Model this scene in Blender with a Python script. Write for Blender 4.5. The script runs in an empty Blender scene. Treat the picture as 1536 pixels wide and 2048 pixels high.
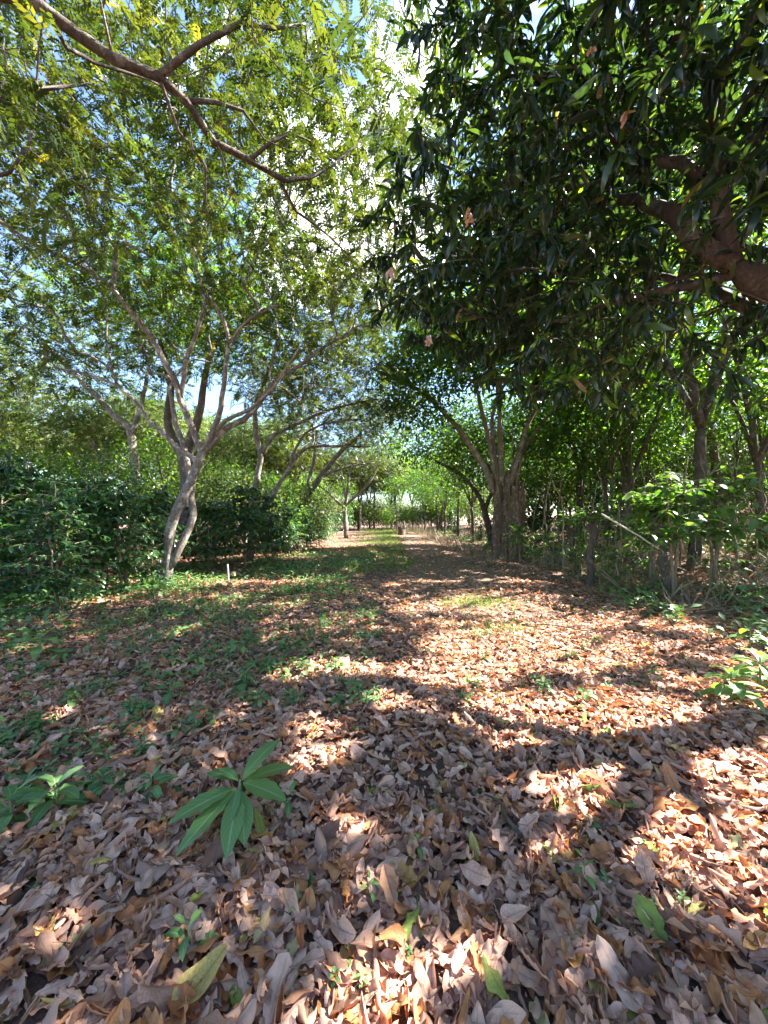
import bpy, math, time
import numpy as np
T0 = time.time()
rng = np.random.default_rng(11)
R = math.radians
C = bpy.context.scene.collection
CAMZ, F, CX, HY = 1.5, 740.0, 768.0, 1040.0
U = rng.uniform

# ------------------------------------------------------------------ ground height
def h(x, y):
    x = np.asarray(x, float); y = np.asarray(y, float)
    s = np.clip((x - 4.6) / 4.0, 0, 1)
    z = 0.135 * np.maximum(x - 5.2, 0) * s * np.clip(1.6 - y / 60, 0.2, 1)
    z = z + 0.035 * np.sin(x * 0.9 + 0.4 * y) * np.sin(y * 0.55 + 1) + 0.018 * np.sin(2.1 * x - 1.3 * y)
    return np.minimum(z, 5.0)
def h1(x, y): return float(h(x, y))
def at(px, py, Y):                                  # measured position in the photograph -> metres
    return ((px - CX) / F * Y, Y, CAMZ - (py - HY) / F * Y)
def gnd(px, py):
    Y = CAMZ * F / (py - HY)
    return ((px - CX) / F * Y, Y)
def pl(pts, d0=None):                               # list of (px,py,depth)
    return [at(*p) for p in pts]

# ------------------------------------------------------------------ sun and its gaps in the leaves
SUN = np.array([0.68, 0.20, 0.70]); SUN /= np.linalg.norm(SUN)
PATCH = []                                          # sunlit spots: x, y, rx, ry, angle, strength
def patch(px, py, rx, ry, ang=0, k=0.97):
    x, y = gnd(px, py); PATCH.append((x, y, rx, ry, ang, k))
patch(640, 1345, .62, .24); patch(900, 1350, .75, .34); patch(790, 1415, .42, .18)
patch(1000, 1440, .45, .22); patch(1230, 1430, .52, .26); patch(1340, 1505, .55, .25, -.5); patch(1130, 1510, .3, .15, -.4)
patch(1150, 1590, .48, .22, -.7); patch(1290, 1690, .55, .22, -.6); patch(1490, 1610, .5, .30, -.4)
patch(1420, 1530, .45, .2, -.4); patch(1530, 1720, .35, .18, -.4); patch(1220, 1640, .4, .18, -.6)
patch(950, 1212, 1.7, .65, .1, .99); patch(1030, 1255, 1.0, .36, .1, .98); patch(860, 1165, .8, .30, 0, .9)
patch(760, 1125, .9, .35, 0, .8); patch(830, 1098, 1.4, .5, 0, .7); patch(660, 1092, 1.6, 2.0, 0, .8); patch(850, 1068, 2, 4, 0, .8)
patch(1290, 1580, 1.0, .36, -.55, .9); patch(1180, 1420, 1.0, .28, -.1, .85); patch(1440, 1385, .35, .2, 0, .9); patch(60, 1890, .13, .07, .3); patch(880, 1950, .22, .09, .2); patch(1060, 1990, .16, .07, .2); patch(640, 1650, .10, .06)
patch(690, 1790, .08, .07); patch(430, 1165, 1.5, .55, 0, .95); patch(255, 1165, .5, .8, 0, .97); patch(600, 1165, 1.1, .5, 0, .85)
patch(230, 1610, .09, .06); patch(1190, 1230, .6, .3, 0, .8); patch(330, 1120, 1.0, 1.2, 0, .8)
for (px_, py_, Y_, r_) in [(1310, 1000, 7.0, 1.5), (1440, 790, 5.5, 1.4), (1370, 900, 6.5, 1.4), (1250, 880, 8, 1.2), (1480, 1070, 10, 1.2), (1180, 1020, 9, .8), (1040, 1000, 14.6, .5)]:   # lit shoots on the right
    q_ = np.array(at(px_, py_, Y_)); PATCH.append((q_[0] - SUN[0] * q_[2] / SUN[2], q_[1] - SUN[1] * q_[2] / SUN[2], r_, r_ * .7, 0, .93))
PATCH = np.array(PATCH)
FLECK = [(math.cos(a) * k, math.sin(a) * k, p, 1.0) for a, k, p in zip(U(0, 3.14, 7), [2.2, 3.1, 4.4, 5.6, 7.7, 9.3, 3.7], U(0, 6.28, 7))]
def sun_keep(P, fuzz=0.22):
    """True for the leaves that stay: leaves standing in the light path of a sunlit spot are mostly missing."""
    P = np.asarray(P)
    g = P[:, :2] - SUN[None, :2] * (P[:, 2:3] / SUN[2])
    keep = np.ones(len(P), bool)
    f = np.zeros(len(P))
    for (kx, ky, p0, am) in FLECK: f += am * np.sin(kx * g[:, 0] + ky * g[:, 1] + p0)
    lim = np.where((g[:, 0] < -.2 + .1 * g[:, 1]) & (g[:, 1] < 6.0), 3.5, np.where(g[:, 1] < 4.5, np.where(g[:, 0] > .1, 1.75, 2.8), np.where(g[:, 0] > 2.6, 1.1, 2.6)))
    keep &= ~((f > lim) & (rng.random(len(P)) < .96) & (np.abs(g[:, 0]) < 14))
    r = rng.random(len(P)); nz = 1 + fuzz * rng.normal(size=len(P))
    for (x, y, rx, ry, a, k) in PATCH:
        dx, dy = g[:, 0] - x, g[:, 1] - y
        c, s = math.cos(a), math.sin(a)
        u, v = (c * dx + s * dy) / rx, (-s * dx + c * dy) / ry
        keep &= ~((u * u + v * v < nz) & (r < k))
    return keep

# ------------------------------------------------------------------ objects
def link(o, parent=None):
    C.objects.link(o)
    if parent is not None:
        o.parent = parent
    return o
def tag(o, label=None, cat=None, group=None, kind=None):
    if label: o['label'] = label
    if cat: o['category'] = cat
    if group: o['group'] = group
    if kind: o['kind'] = kind
    return o
def empty(name, loc, label, cat, group=None, rz=0.0):
    o = bpy.data.objects.new(name, None); o.empty_display_size = .2
    o.location = loc; o.rotation_euler = (0, 0, rz)
    link(o); return tag(o, label, cat, group)
def copy_tree(o, parent=None):
    c = o.copy(); C.objects.link(c)
    if parent is not None: c.parent = parent
    for ch in list(o.children): copy_tree(ch, c)
    return c

def mesh_np(name, V, L, sizes, mat, tint=None, uv=None, smooth=True):
    me = bpy.data.meshes.new(name)
    V = np.ascontiguousarray(V, np.float32); L = np.ascontiguousarray(L, np.int32); sizes = np.asarray(sizes, np.int32)
    me.vertices.add(len(V)); me.vertices.foreach_set('co', V.ravel())
    me.loops.add(len(L)); me.loops.foreach_set('vertex_index', L)
    me.polygons.add(len(sizes))
    st = np.zeros(len(sizes), np.int32); st[1:] = np.cumsum(sizes)[:-1]
    me.polygons.foreach_set('loop_start', st)
    me.polygons.foreach_set('use_smooth', np.full(len(sizes), smooth))
    if tint is not None:
        a = me.attributes.new('tint', 'FLOAT', 'POINT'); a.data.foreach_set('value', np.asarray(tint, np.float32))
    if uv is not None:
        l = me.uv_layers.new(name='UVMap'); l.data.foreach_set('uv', np.ascontiguousarray(uv, np.float32).ravel())
    me.update(calc_edges=True); me.validate()
    me.materials.append(mat)
    return me

class Leafs:
    """Collects leaf copies of small templates into one mesh."""
    def __init__(s): s.V = []; s.L = []; s.S = []; s.T = []; s.UV = []; s.n = 0
    def add(s, tpl, M, P, tint):
        v, f, uv = tpl                               # v (k,3), f (m,4) quads, uv (k,2)
        n, k = len(P), len(v)
        if n == 0: return
        W = np.einsum('nij,kj->nki', M, v) + P[:, None, :]
        s.V.append(W.reshape(-1, 3))
        idx = f[None] + (np.arange(n) * k)[:, None, None] + s.n
        s.L.append(idx.reshape(-1)); s.S.append(np.full(n * len(f), f.shape[1]))
        s.T.append(np.repeat(tint, k))
        s.UV.append(np.tile(uv[f.reshape(-1)], (n, 1)))
        s.n += n * k
    def mesh(s, name, mat, smooth=True, uv=True):
        return mesh_np(name, np.concatenate(s.V), np.concatenate(s.L), np.concatenate(s.S), mat,
                       np.concatenate(s.T), np.concatenate(s.UV) if uv else None, smooth)
    def obj(s, name, mat, parent=None, **k):
        return link(bpy.data.objects.new(name, s.mesh(name, mat, **k)), parent)

def frames(d, up, roll=None):
    """Matrices whose Y axis is d (leaf axis) and whose Z is as near to up as possible."""
    d = d / np.linalg.norm(d, axis=1, keepdims=True)
    x = np.cross(d, up); nx = np.linalg.norm(x, axis=1, keepdims=True); x = np.where(nx < 1e-4, np.array([[1., 0, 0]]), x / np.maximum(nx, 1e-9))
    z = np.cross(x, d)
    if roll is not None:
        c, q = np.cos(roll)[:, None], np.sin(roll)[:, None]
        x, z = c * x + q * z, -q * x + c * z
    return np.stack([x, d, z], axis=2)
def scaled(M, sc): return M * np.asarray(sc)[:, None, None]

# ------------------------------------------------------------------ leaf templates
def leaf_tpl(nu=6, nv=2, w=.25, a=1.0, b=.9, fold=.25, bend=.5, curl=0., wave=0., wk=3, lobe=0., lk=5, ph=0., twist=0., tip=0., bite=None):
    """Leaf of length 1 along +Y, width 2w, nv quads across (even), folded on the midrib."""
    V = []; UV = []
    ang = 0; py = 0; pz = 0
    us = np.linspace(0, 1, nu + 1)
    for i, u in enumerate(us):
        if i:
            du = us[i] - us[i - 1]; ang = -bend * (us[i] + us[i - 1]) / 2
            py += du * math.cos(ang); pz += du * math.sin(ang)
        prof = max(math.sin(math.pi * min(max(u, 0), 1) ** a), 0) ** b
        prof = max(prof, .02) if 0 < u < 1 else .02
        if tip and u > 1 - tip: prof *= .35 + .65 * (1 - u) / tip * (1 + .5 * math.sin(40 * u))
        for j in range(nv + 1):
            v = 2 * j / nv - 1
            side = 1 if v >= 0 else -1
            ww = w * prof * (1 + lobe * math.sin(lk * 2 * math.pi * u + ph + side * .7) * (abs(v) > .6))
            if bite and bite[0] == side and bite[1] < u < bite[2]: ww *= .42 + .16 * math.sin(31 * u + ph)
            th = curl * v
            if abs(curl) > 1e-3:
                x = ww * math.sin(th) / curl; z = ww * (1 - math.cos(th)) / curl
            else:
                x, z = ww * v, 0
            z += fold * abs(v) * ww
            z += wave * w * abs(v) ** 2 * math.sin(2 * math.pi * wk * u + ph + side) * (prof > .1)
            t = twist * (u - .4)
            x, z = x * math.cos(t) - z * math.sin(t), x * math.sin(t) + z * math.cos(t)
            V.append((x, py - z * math.sin(ang), pz + z * math.cos(ang))); UV.append(((v + 1) / 2, u))
    Fq = []
    m = nv + 1
    for i in range(nu):
        for j in range(nv):
            Fq.append((i * m + j, i * m + j + 1, (i + 1) * m + j + 1, (i + 1) * m + j))
    return np.array(V), np.array(Fq), np.array(UV)
def merge_tpl(list_):
    V = []; Fq = []; UV = []; n = 0
    for (v, f, uv) in list_:
        V.append(v); Fq.append(f + n); UV.append(uv); n += len(v)
    return np.concatenate(V), np.concatenate(Fq), np.concatenate(UV)
def diamond(L, w, fold=.15):
    v = np.array([(0, 0, 0), (w, L * .5, fold * w), (0, L, 0), (-w, L * .5, fold * w)])
    return v, np.array([(0, 1, 2, 3)]), np.array([(.5, 0), (1, .5), (.5, 1), (0, .5)])
def pinnate(pairs=7, leaflet=.2, w=.05, droop=.5, sp=1.05):
    """Pinnate leaf of length 1: a thin rachis carrying pairs of leaflets."""
    out = []
    r = np.random.default_rng(pairs)
    for i in range(pairs):
        u = (i + 1) / pairs
        y, z = u * math.cos(droop * u * .5), -droop * u * u * .5
        for sd in (-1, 1):
            v, f, uv = diamond(leaflet * (1 - .25 * abs(u - .5)), w)
            a = sd * sp * (1 - .25 * u) + r.normal() * .12
            tz = -.25 + r.normal() * .15
            c, s = math.cos(a), math.sin(a)
            vv = v.copy(); vv[:, 2] += v[:, 1] * tz
            x = vv[:, 0] * c + vv[:, 1] * s; yy = -vv[:, 0] * s + vv[:, 1] * c
            out.append((np.stack([x, yy + y, vv[:, 2] + z], 1), f, uv))
    v = np.array([(-.006, 0, 0), (.006, 0, 0), (.004, 1 * math.cos(droop * .5), -droop * .5), (-.004, math.cos(droop * .5), -droop * .5)])
    out.append((v, np.array([(0, 1, 2, 3)]), np.array([(.5, 0)] * 4)))
    return merge_tpl(out)

# ------------------------------------------------------------------ materials
def nd(nt, t, **k):
    n = nt.nodes.new(t)
    for a, v in k.items(): setattr(n, a, v)
    return n
def ramp(nt, fac, stops, interp='LINEAR'):
    n = nd(nt, 'ShaderNodeValToRGB'); n.color_ramp.interpolation = interp
    e = n.color_ramp.elements
    while len(e) < len(stops): e.new(.5)
    for i, (p, c) in enumerate(stops): e[i].position = p; e[i].color = (*c, 1)
    nt.links.new(fac, n.inputs[0]); return n.outputs[0]
def new_mat(name):
    m = bpy.data.materials.new(name); m.use_nodes = True; nt = m.node_tree; nt.nodes.clear()
    out = nd(nt, 'ShaderNodeOutputMaterial'); return m, nt, out
def noise(nt, scale, detail=4, rough=.6, vec=None, dist=0):
    n = nd(nt, 'ShaderNodeTexNoise'); n.inputs['Scale'].default_value = scale; n.inputs['Detail'].default_value = detail
    n.inputs['Roughness'].default_value = rough; n.inputs['Distortion'].default_value = dist
    if vec is not None: nt.links.new(vec, n.inputs['Vector'])
    return n.outputs['Fac']
def math_(nt, op, a, b=None, c=None):
    n = nd(nt, 'ShaderNodeMath', operation=op)
    for i, q in enumerate((a, b, c)):
        if q is None: continue
        if isinstance(q, (int, float)): n.inputs[i].default_value = q
        else: nt.links.new(q, n.inputs[i])
    return n.outputs[0]
def mixc(nt, fac, a, b, mode='MIX'):
    n = nd(nt, 'ShaderNodeMix', data_type='RGBA', blend_type=mode)
    for q, i in ((fac, 0), (a, 6), (b, 7)):
        if isinstance(q, (int, float)): n.inputs[i].default_value = q
        elif isinstance(q, tuple): n.inputs[i].default_value = (*q, 1)
        else: nt.links.new(q, n.inputs[i])
    return n.outputs[2]
def veins(nt, nside=9, slant=.55):
    """Mask of a midrib and slanted side veins from the leaf's own UV."""
    uv = nd(nt, 'ShaderNodeTexCoord').outputs['UV']
    sp = nd(nt, 'ShaderNodeSeparateXYZ'); nt.links.new(uv, sp.inputs[0])
    av = math_(nt, 'ABSOLUTE', math_(nt, 'SUBTRACT', sp.outputs[0], .5))
    mid = math_(nt, 'LESS_THAN', av, .042)
    ph = math_(nt, 'FRACT', math_(nt, 'MULTIPLY', math_(nt, 'SUBTRACT', sp.outputs[1], math_(nt, 'MULTIPLY', av, slant)), float(nside)))
    sv = math_(nt, 'LESS_THAN', math_(nt, 'ABSOLUTE', math_(nt, 'SUBTRACT', ph, .5)), .07)
    return math_(nt, 'MAXIMUM', mid, math_(nt, 'MULTIPLY', sv, .55)), av
def leaf_mat(name, stops, trans, tk=.4, rough=.4, vein=None, spec=.5, under=None):
    m, nt, out = new_mat(name)
    t = nd(nt, 'ShaderNodeAttribute', attribute_name='tint').outputs['Fac']
    col = ramp(nt, t, stops)
    tcol = ramp(nt, t, [(p, tuple(min(1, q * k) for q, k in zip(c, trans))) for p, c in stops])
    if vein:
        v, av = veins(nt)
        col = mixc(nt, math_(nt, 'MULTIPLY', v, vein[0]), col, vein[1])
    if under:
        bf = nd(nt, 'ShaderNodeNewGeometry').outputs['Backfacing']
        col = mixc(nt, math_(nt, 'MULTIPLY', bf, under[0]), col, under[1])
    p = nd(nt, 'ShaderNodeBsdfPrincipled'); nt.links.new(col, p.inputs['Base Color'])
    p.inputs['Roughness'].default_value = rough; p.inputs['Specular IOR Level'].default_value = spec
    tr = nd(nt, 'ShaderNodeBsdfTranslucent'); nt.links.new(tcol, tr.inputs[0])
    mx = nd(nt, 'ShaderNodeMixShader'); mx.inputs[0].default_value = tk
    nt.links.new(p.outputs[0], mx.inputs[1]); nt.links.new(tr.outputs[0], mx.inputs[2]); nt.links.new(mx.outputs[0], out.inputs[0])
    return m
def bark_mat(name, c0, c1, c2, scale=6., bump=.6, stretch=.25):
    m, nt, out = new_mat(name)
    tc = nd(nt, 'ShaderNodeTexCoord').outputs['Object']
    mp = nd(nt, 'ShaderNodeMapping'); mp.inputs['Scale'].default_value = (1, 1, stretch); nt.links.new(tc, mp.inputs[0])
    n1 = noise(nt, scale * 4, 6, .7, mp.outputs[0]); n2 = noise(nt, scale * .8, 6, .7, tc); n3 = noise(nt, scale * 14, 3, .6, tc)
    col = ramp(nt, n1, [(.3, c0), (.7, c1)])
    col = mixc(nt, ramp(nt, n2, [(.52, (0, 0, 0)), (.60, (.85, .85, .85))]), col, c2)
    col = mixc(nt, ramp(nt, n3, [(.42, (.55, .55, .55)), (.5, (0, 0, 0))]), col, c0)
    p = nd(nt, 'ShaderNodeBsdfPrincipled'); nt.links.new(col, p.inputs['Base Color']); p.inputs['Roughness'].default_value = .85
    p.inputs['Specular IOR Level'].default_value = .25
    b = nd(nt, 'ShaderNodeBump'); b.inputs['Strength'].default_value = bump; b.inputs['Distance'].default_value = .02
    nt.links.new(math_(nt, 'ADD', n1, math_(nt, 'MULTIPLY', n3, .5)), b.inputs['Height']); nt.links.new(b.outputs[0], p.inputs['Normal'])
    nt.links.new(p.outputs[0], out.inputs[0]); return m
M = {}
M['mango'] = leaf_mat('mango_leaf', [(0, (.009, .020, .013)), (.6, (.018, .034, .018)), (.86, (.028, .048, .018)), (.93, (.075, .11, .022)), (.985, (.13, .16, .03)), (1, (.20, .12, .05))], (4.2, 4.3, .9), .32, .22, (.5, (.05, .07, .035)), .45)  # the paler yellow-green stops paint backlit leaves into the tint
M['pinnate'] = leaf_mat('pinnate_leaf', [(0, (.018, .034, .008)), (.6, (.046, .062, .014)), (.95, (.09, .10, .02)), (1, (.25, .20, .03))], (2.1, 2.2, .8), .36, .42)
M['far_leaf'] = leaf_mat('hazed_leaf', [(0, (.045, .08, .025)), (.7, (.09, .13, .04)), (1, (.17, .18, .07))], (1.9, 1.9, .9), .42, .5)  # lightened greyish green: distance haze is put into the leaf colour
M['dark_leaf'] = leaf_mat('dense_leaf', [(0, (.022, .052, .014)), (.7, (.05, .10, .02)), (1, (.10, .15, .03))], (3.2, 3.3, .8), .46, .38)
M['coffee'] = leaf_mat('coffee_leaf', [(0, (.015, .045, .022)), (.7, (.035, .09, .032)), (.96, (.07, .14, .03)), (1, (.22, .2, .03))], (2.2, 2.8, .8), .3, .30, (.35, (.08, .15, .06)), .5)
M['young'] = leaf_mat('young_leaf', [(0, (.04, .10, .025)), (.7, (.08, .17, .035)), (1, (.17, .24, .05))], (2.0, 2.0, .7), .42, .38, (.4, (.16, .24, .10)))
M['weed'] = leaf_mat('weed_leaf', [(0, (.055, .12, .042)), (.6, (.095, .185, .052)), (.9, (.15, .235, .05)), (1, (.22, .25, .05))], (1.9, 2.0, .7), .3, .45, (.85, (.22, .34, .18)), .4)
M['sun_leaf'] = leaf_mat('backlit_leaf', [(0, (.05, .11, .018)), (.7, (.09, .17, .025)), (1, (.16, .22, .04))], (2.8, 2.8, .7), .55, .42)  # lighter, more translucent leaf copy with the backlit glow put into its colour
M['grass'] = leaf_mat('grass_blade', [(0, (.07, .14, .03)), (.7, (.13, .21, .05)), (1, (.3, .27, .12))], (1.7, 1.7, .7), .4, .5)
M['dry_grass'] = leaf_mat('dry_stalk', [(0, (.16, .12, .08)), (1, (.34, .27, .18))], (1.2, 1.1, .8), .2, .7)
# dry leaf litter: tint picks the leaf's own colour
def litter_mat():
    m, nt, out = new_mat('dry_leaf')
    t = nd(nt, 'ShaderNodeAttribute', attribute_name='tint').outputs['Fac']
    col = ramp(nt, t, [(0, (.11, .055, .036)), (.10, (.23, .125, .090)), (.22, (.47, .27, .18)), (.38, (.61, .37, .26)), (.56, (.68, .44, .325)), (.66, (.58, .34, .215)),
                       (.73, (.47, .20, .08)), (.84, (.57, .26, .10)), (.90, (.40, .14, .05)), (.955, (.50, .38, .12)), (.98, (.26, .32, .06)), (1, (.11, .19, .05))])
    tc = nd(nt, 'ShaderNodeTexCoord')
    n1 = noise(nt, 22, 5, .65, tc.outputs['Object']); n2 = noise(nt, 90, 4, .6, tc.outputs['Object'])
    col = mixc(nt, 1.0, col, ramp(nt, n1, [(.3, (.62, .60, .60)), (.6, (1, 1, 1)), (.75, (1.15, 1.1, 1.05))]), 'MULTIPLY')
    col = mixc(nt, ramp(nt, n2, [(.66, (0, 0, 0)), (.74, (.6, .6, .6))]), col, (.06, .035, .025))
    v, av = veins(nt, 8, .9)
    col = mixc(nt, math_(nt, 'MULTIPLY', v, .38), col, (.14, .075, .05))
    bf = nd(nt, 'ShaderNodeNewGeometry').outputs['Backfacing']
    col = mixc(nt, math_(nt, 'MULTIPLY', bf, .35), col, (.60, .41, .31))
    p = nd(nt, 'ShaderNodeBsdfPrincipled'); nt.links.new(col, p.inputs['Base Color'])
    p.inputs['Roughness'].default_value = .6; p.inputs['Specular IOR Level'].default_value = .22
    b = nd(nt, 'ShaderNodeBump'); b.inputs['Strength'].default_value = .35; b.inputs['Distance'].default_value = .004
    nt.links.new(math_(nt, 'SUBTRACT', n1, v), b.inputs['Height']); nt.links.new(b.outputs[0], p.inputs['Normal'])
    tr = nd(nt, 'ShaderNodeBsdfTranslucent'); nt.links.new(mixc(nt, 1., col, (1.3, .85, .5), 'MULTIPLY'), tr.inputs[0])
    mx = nd(nt, 'ShaderNodeMixShader'); mx.inputs[0].default_value = .2
    nt.links.new(p.outputs[0], mx.inputs[1]); nt.links.new(tr.outputs[0], mx.inputs[2]); nt.links.new(mx.outputs[0], out.inputs[0])
    return m
M['litter'] = litter_mat()
def ground_mat(name, a, b, c):
    m, nt, out = new_mat(name)
    tc = nd(nt, 'ShaderNodeTexCoord').outputs['Object']
    n1 = noise(nt, 1.3, 6, .7, tc); n2 = noise(nt, 28, 6, .75, tc); n3 = noise(nt, 140, 3, .6, tc)
    col = ramp(nt, n2, [(.3, a), (.55, b), (.75, c)])
    col = mixc(nt, ramp(nt, n1, [(.35, (0, 0, 0)), (.7, (.55, .55, .55))]), col, tuple(.6 * (q + r) / 1.1 for q, r in zip(a, b)))
    p = nd(nt, 'ShaderNodeBsdfPrincipled'); nt.links.new(col, p.inputs['Base Color']); p.inputs['Roughness'].default_value = .95
    p.inputs['Specular IOR Level'].default_value = .15
    bp = nd(nt, 'ShaderNodeBump'); bp.inputs['Strength'].default_value = .9; bp.inputs['Distance'].default_value = .03
    nt.links.new(math_(nt, 'ADD', n2, math_(nt, 'MULTIPLY', n3, .4)), bp.inputs['Height']); nt.links.new(bp.outputs[0], p.inputs['Normal'])
    nt.links.new(p.outputs[0], out.inputs[0]); return m
M['soil'] = ground_mat('leafy_soil', (.06, .038, .028), (.19, .12, .088), (.36, .24, .18))
M['path'] = ground_mat('path_earth', (.10, .062, .042), (.24, .155, .105), (.40, .28, .20))
M['pale_bark'] = bark_mat('pale_bark', (.075, .055, .042), (.33, .28, .235), (.50, .46, .41), 6, 1.0, .5)
M['brown_bark'] = bark_mat('brown_bark', (.06, .045, .035), (.18, .138, .108), (.30, .26, .22), 8, 1.0, .5)
M['mango_bark'] = bark_mat('mango_bark', (.04, .030, .023), (.115, .082, .062), (.18, .15, .12), 7)
M['dark_bark'] = bark_mat('dark_bark', (.05, .038, .028), (.13, .10, .075), (.20, .17, .13), 7)
M['tan_bark'] = bark_mat('tan_bark', (.11, .08, .05), (.27, .21, .14), (.38, .33, .25), 6, .5)
M['shred'] = bark_mat('shredded_bark', (.09, .055, .034), (.30, .20, .13), (.46, .36, .28), 9, 1.0, .06)
M['cut_wood'] = bark_mat('cut_wood', (.34, .25, .16), (.50, .40, .28), (.55, .46, .34), 8, .3, .1)
M['white_wood'] = bark_mat('weathered_wood', (.40, .34, .29), (.60, .52, .46), (.62, .57, .52), 8, .3, .1)
M['red_paint'] = bark_mat('red_paint', (.45, .04, .03), (.55, .07, .05), (.5, .05, .04), 8, .1)

# ------------------------------------------------------------------ tubes and branching
def smooth_line(P, step=.25, jit=0.):
    P = np.asarray(P, float)
    if len(P) == 2: P = np.array([P[0], P.mean(0), P[1]])
    Q = np.vstack([2 * P[0] - P[1], P, 2 * P[-1] - P[-2]])
    out = []
    for i in range(1, len(Q) - 2):
        n = max(1, int(np.linalg.norm(Q[i + 1] - Q[i]) / step))
        for k in range(n):
            t = k / n
            a, b, c, d = Q[i - 1], Q[i], Q[i + 1], Q[i + 2]
            out.append(.5 * (2 * b + (c - a) * t + (2 * a - 5 * b + 4 * c - d) * t * t + (3 * b - a - 3 * c + d) * t ** 3))
    out.append(Q[-2]); out = np.array(out)
    if jit: out[1:-1] += rng.normal(size=(len(out) - 2, 3)) * jit
    return out
class Tubes:
    def __init__(s): s.V = []; s.L = []; s.S = []; s.n = 0
    def add(s, P, r, sides=6, lump=0., cap=True):
        P = np.asarray(P, float); n = len(P); r = np.broadcast_to(np.asarray(r, float), (n,))
        d = np.gradient(P, axis=0); d /= np.maximum(np.linalg.norm(d, axis=1, keepdims=True), 1e-9)
        ref = np.array([0, 0, 1.]) if abs(d[0, 2]) < .9 else np.array([1., 0, 0])
        x = np.cross(d[0], ref); x /= np.linalg.norm(x)
        th = np.linspace(0, 2 * np.pi, sides, endpoint=False)
        rings = []
        lp = rng.uniform(0, 6.28, 3)
        for i in range(n):
            x = x - d[i] * np.dot(x, d[i]); x /= max(np.linalg.norm(x), 1e-9); y = np.cross(d[i], x)
            rr = r[i] * (1 + lump * (np.sin(2 * th + lp[0] + i * .5) + np.sin(3 * th + lp[1] - i * .33) + rng.normal(size=sides) * .35)) if lump else r[i] * np.ones(sides)
            rings.append(P[i] + (np.cos(th) * rr)[:, None] * x + (np.sin(th) * rr)[:, None] * y)
        s.V.append(np.concatenate(rings))
        i = np.arange(n - 1)[:, None] * sides; j = np.arange(sides)[None]; j2 = (j + 1) % sides
        s.L.append(np.stack([i + j, i + j2, i + sides + j2, i + sides + j], 2).reshape(-1) + s.n); s.S.append(np.full((n - 1) * sides, 4))
        if cap:
            s.L.append(np.arange(sides) + (n - 1) * sides + s.n); s.S.append([sides])
            s.L.append(np.arange(sides)[::-1] + s.n); s.S.append([sides])
        s.n += n * sides
    def mesh(s, name, mat): return mesh_np(name, np.concatenate(s.V), np.concatenate(s.L), np.concatenate([np.asarray(q) for q in s.S]), mat)
    def obj(s, name, mat, parent=None): return link(bpy.data.objects.new(name, s.mesh(name, mat)), parent)
def catmull(P, n):
    return smooth_line(P, max(1e-3, np.sum(np.linalg.norm(np.diff(np.asarray(P), axis=0), axis=1)) / n))

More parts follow.
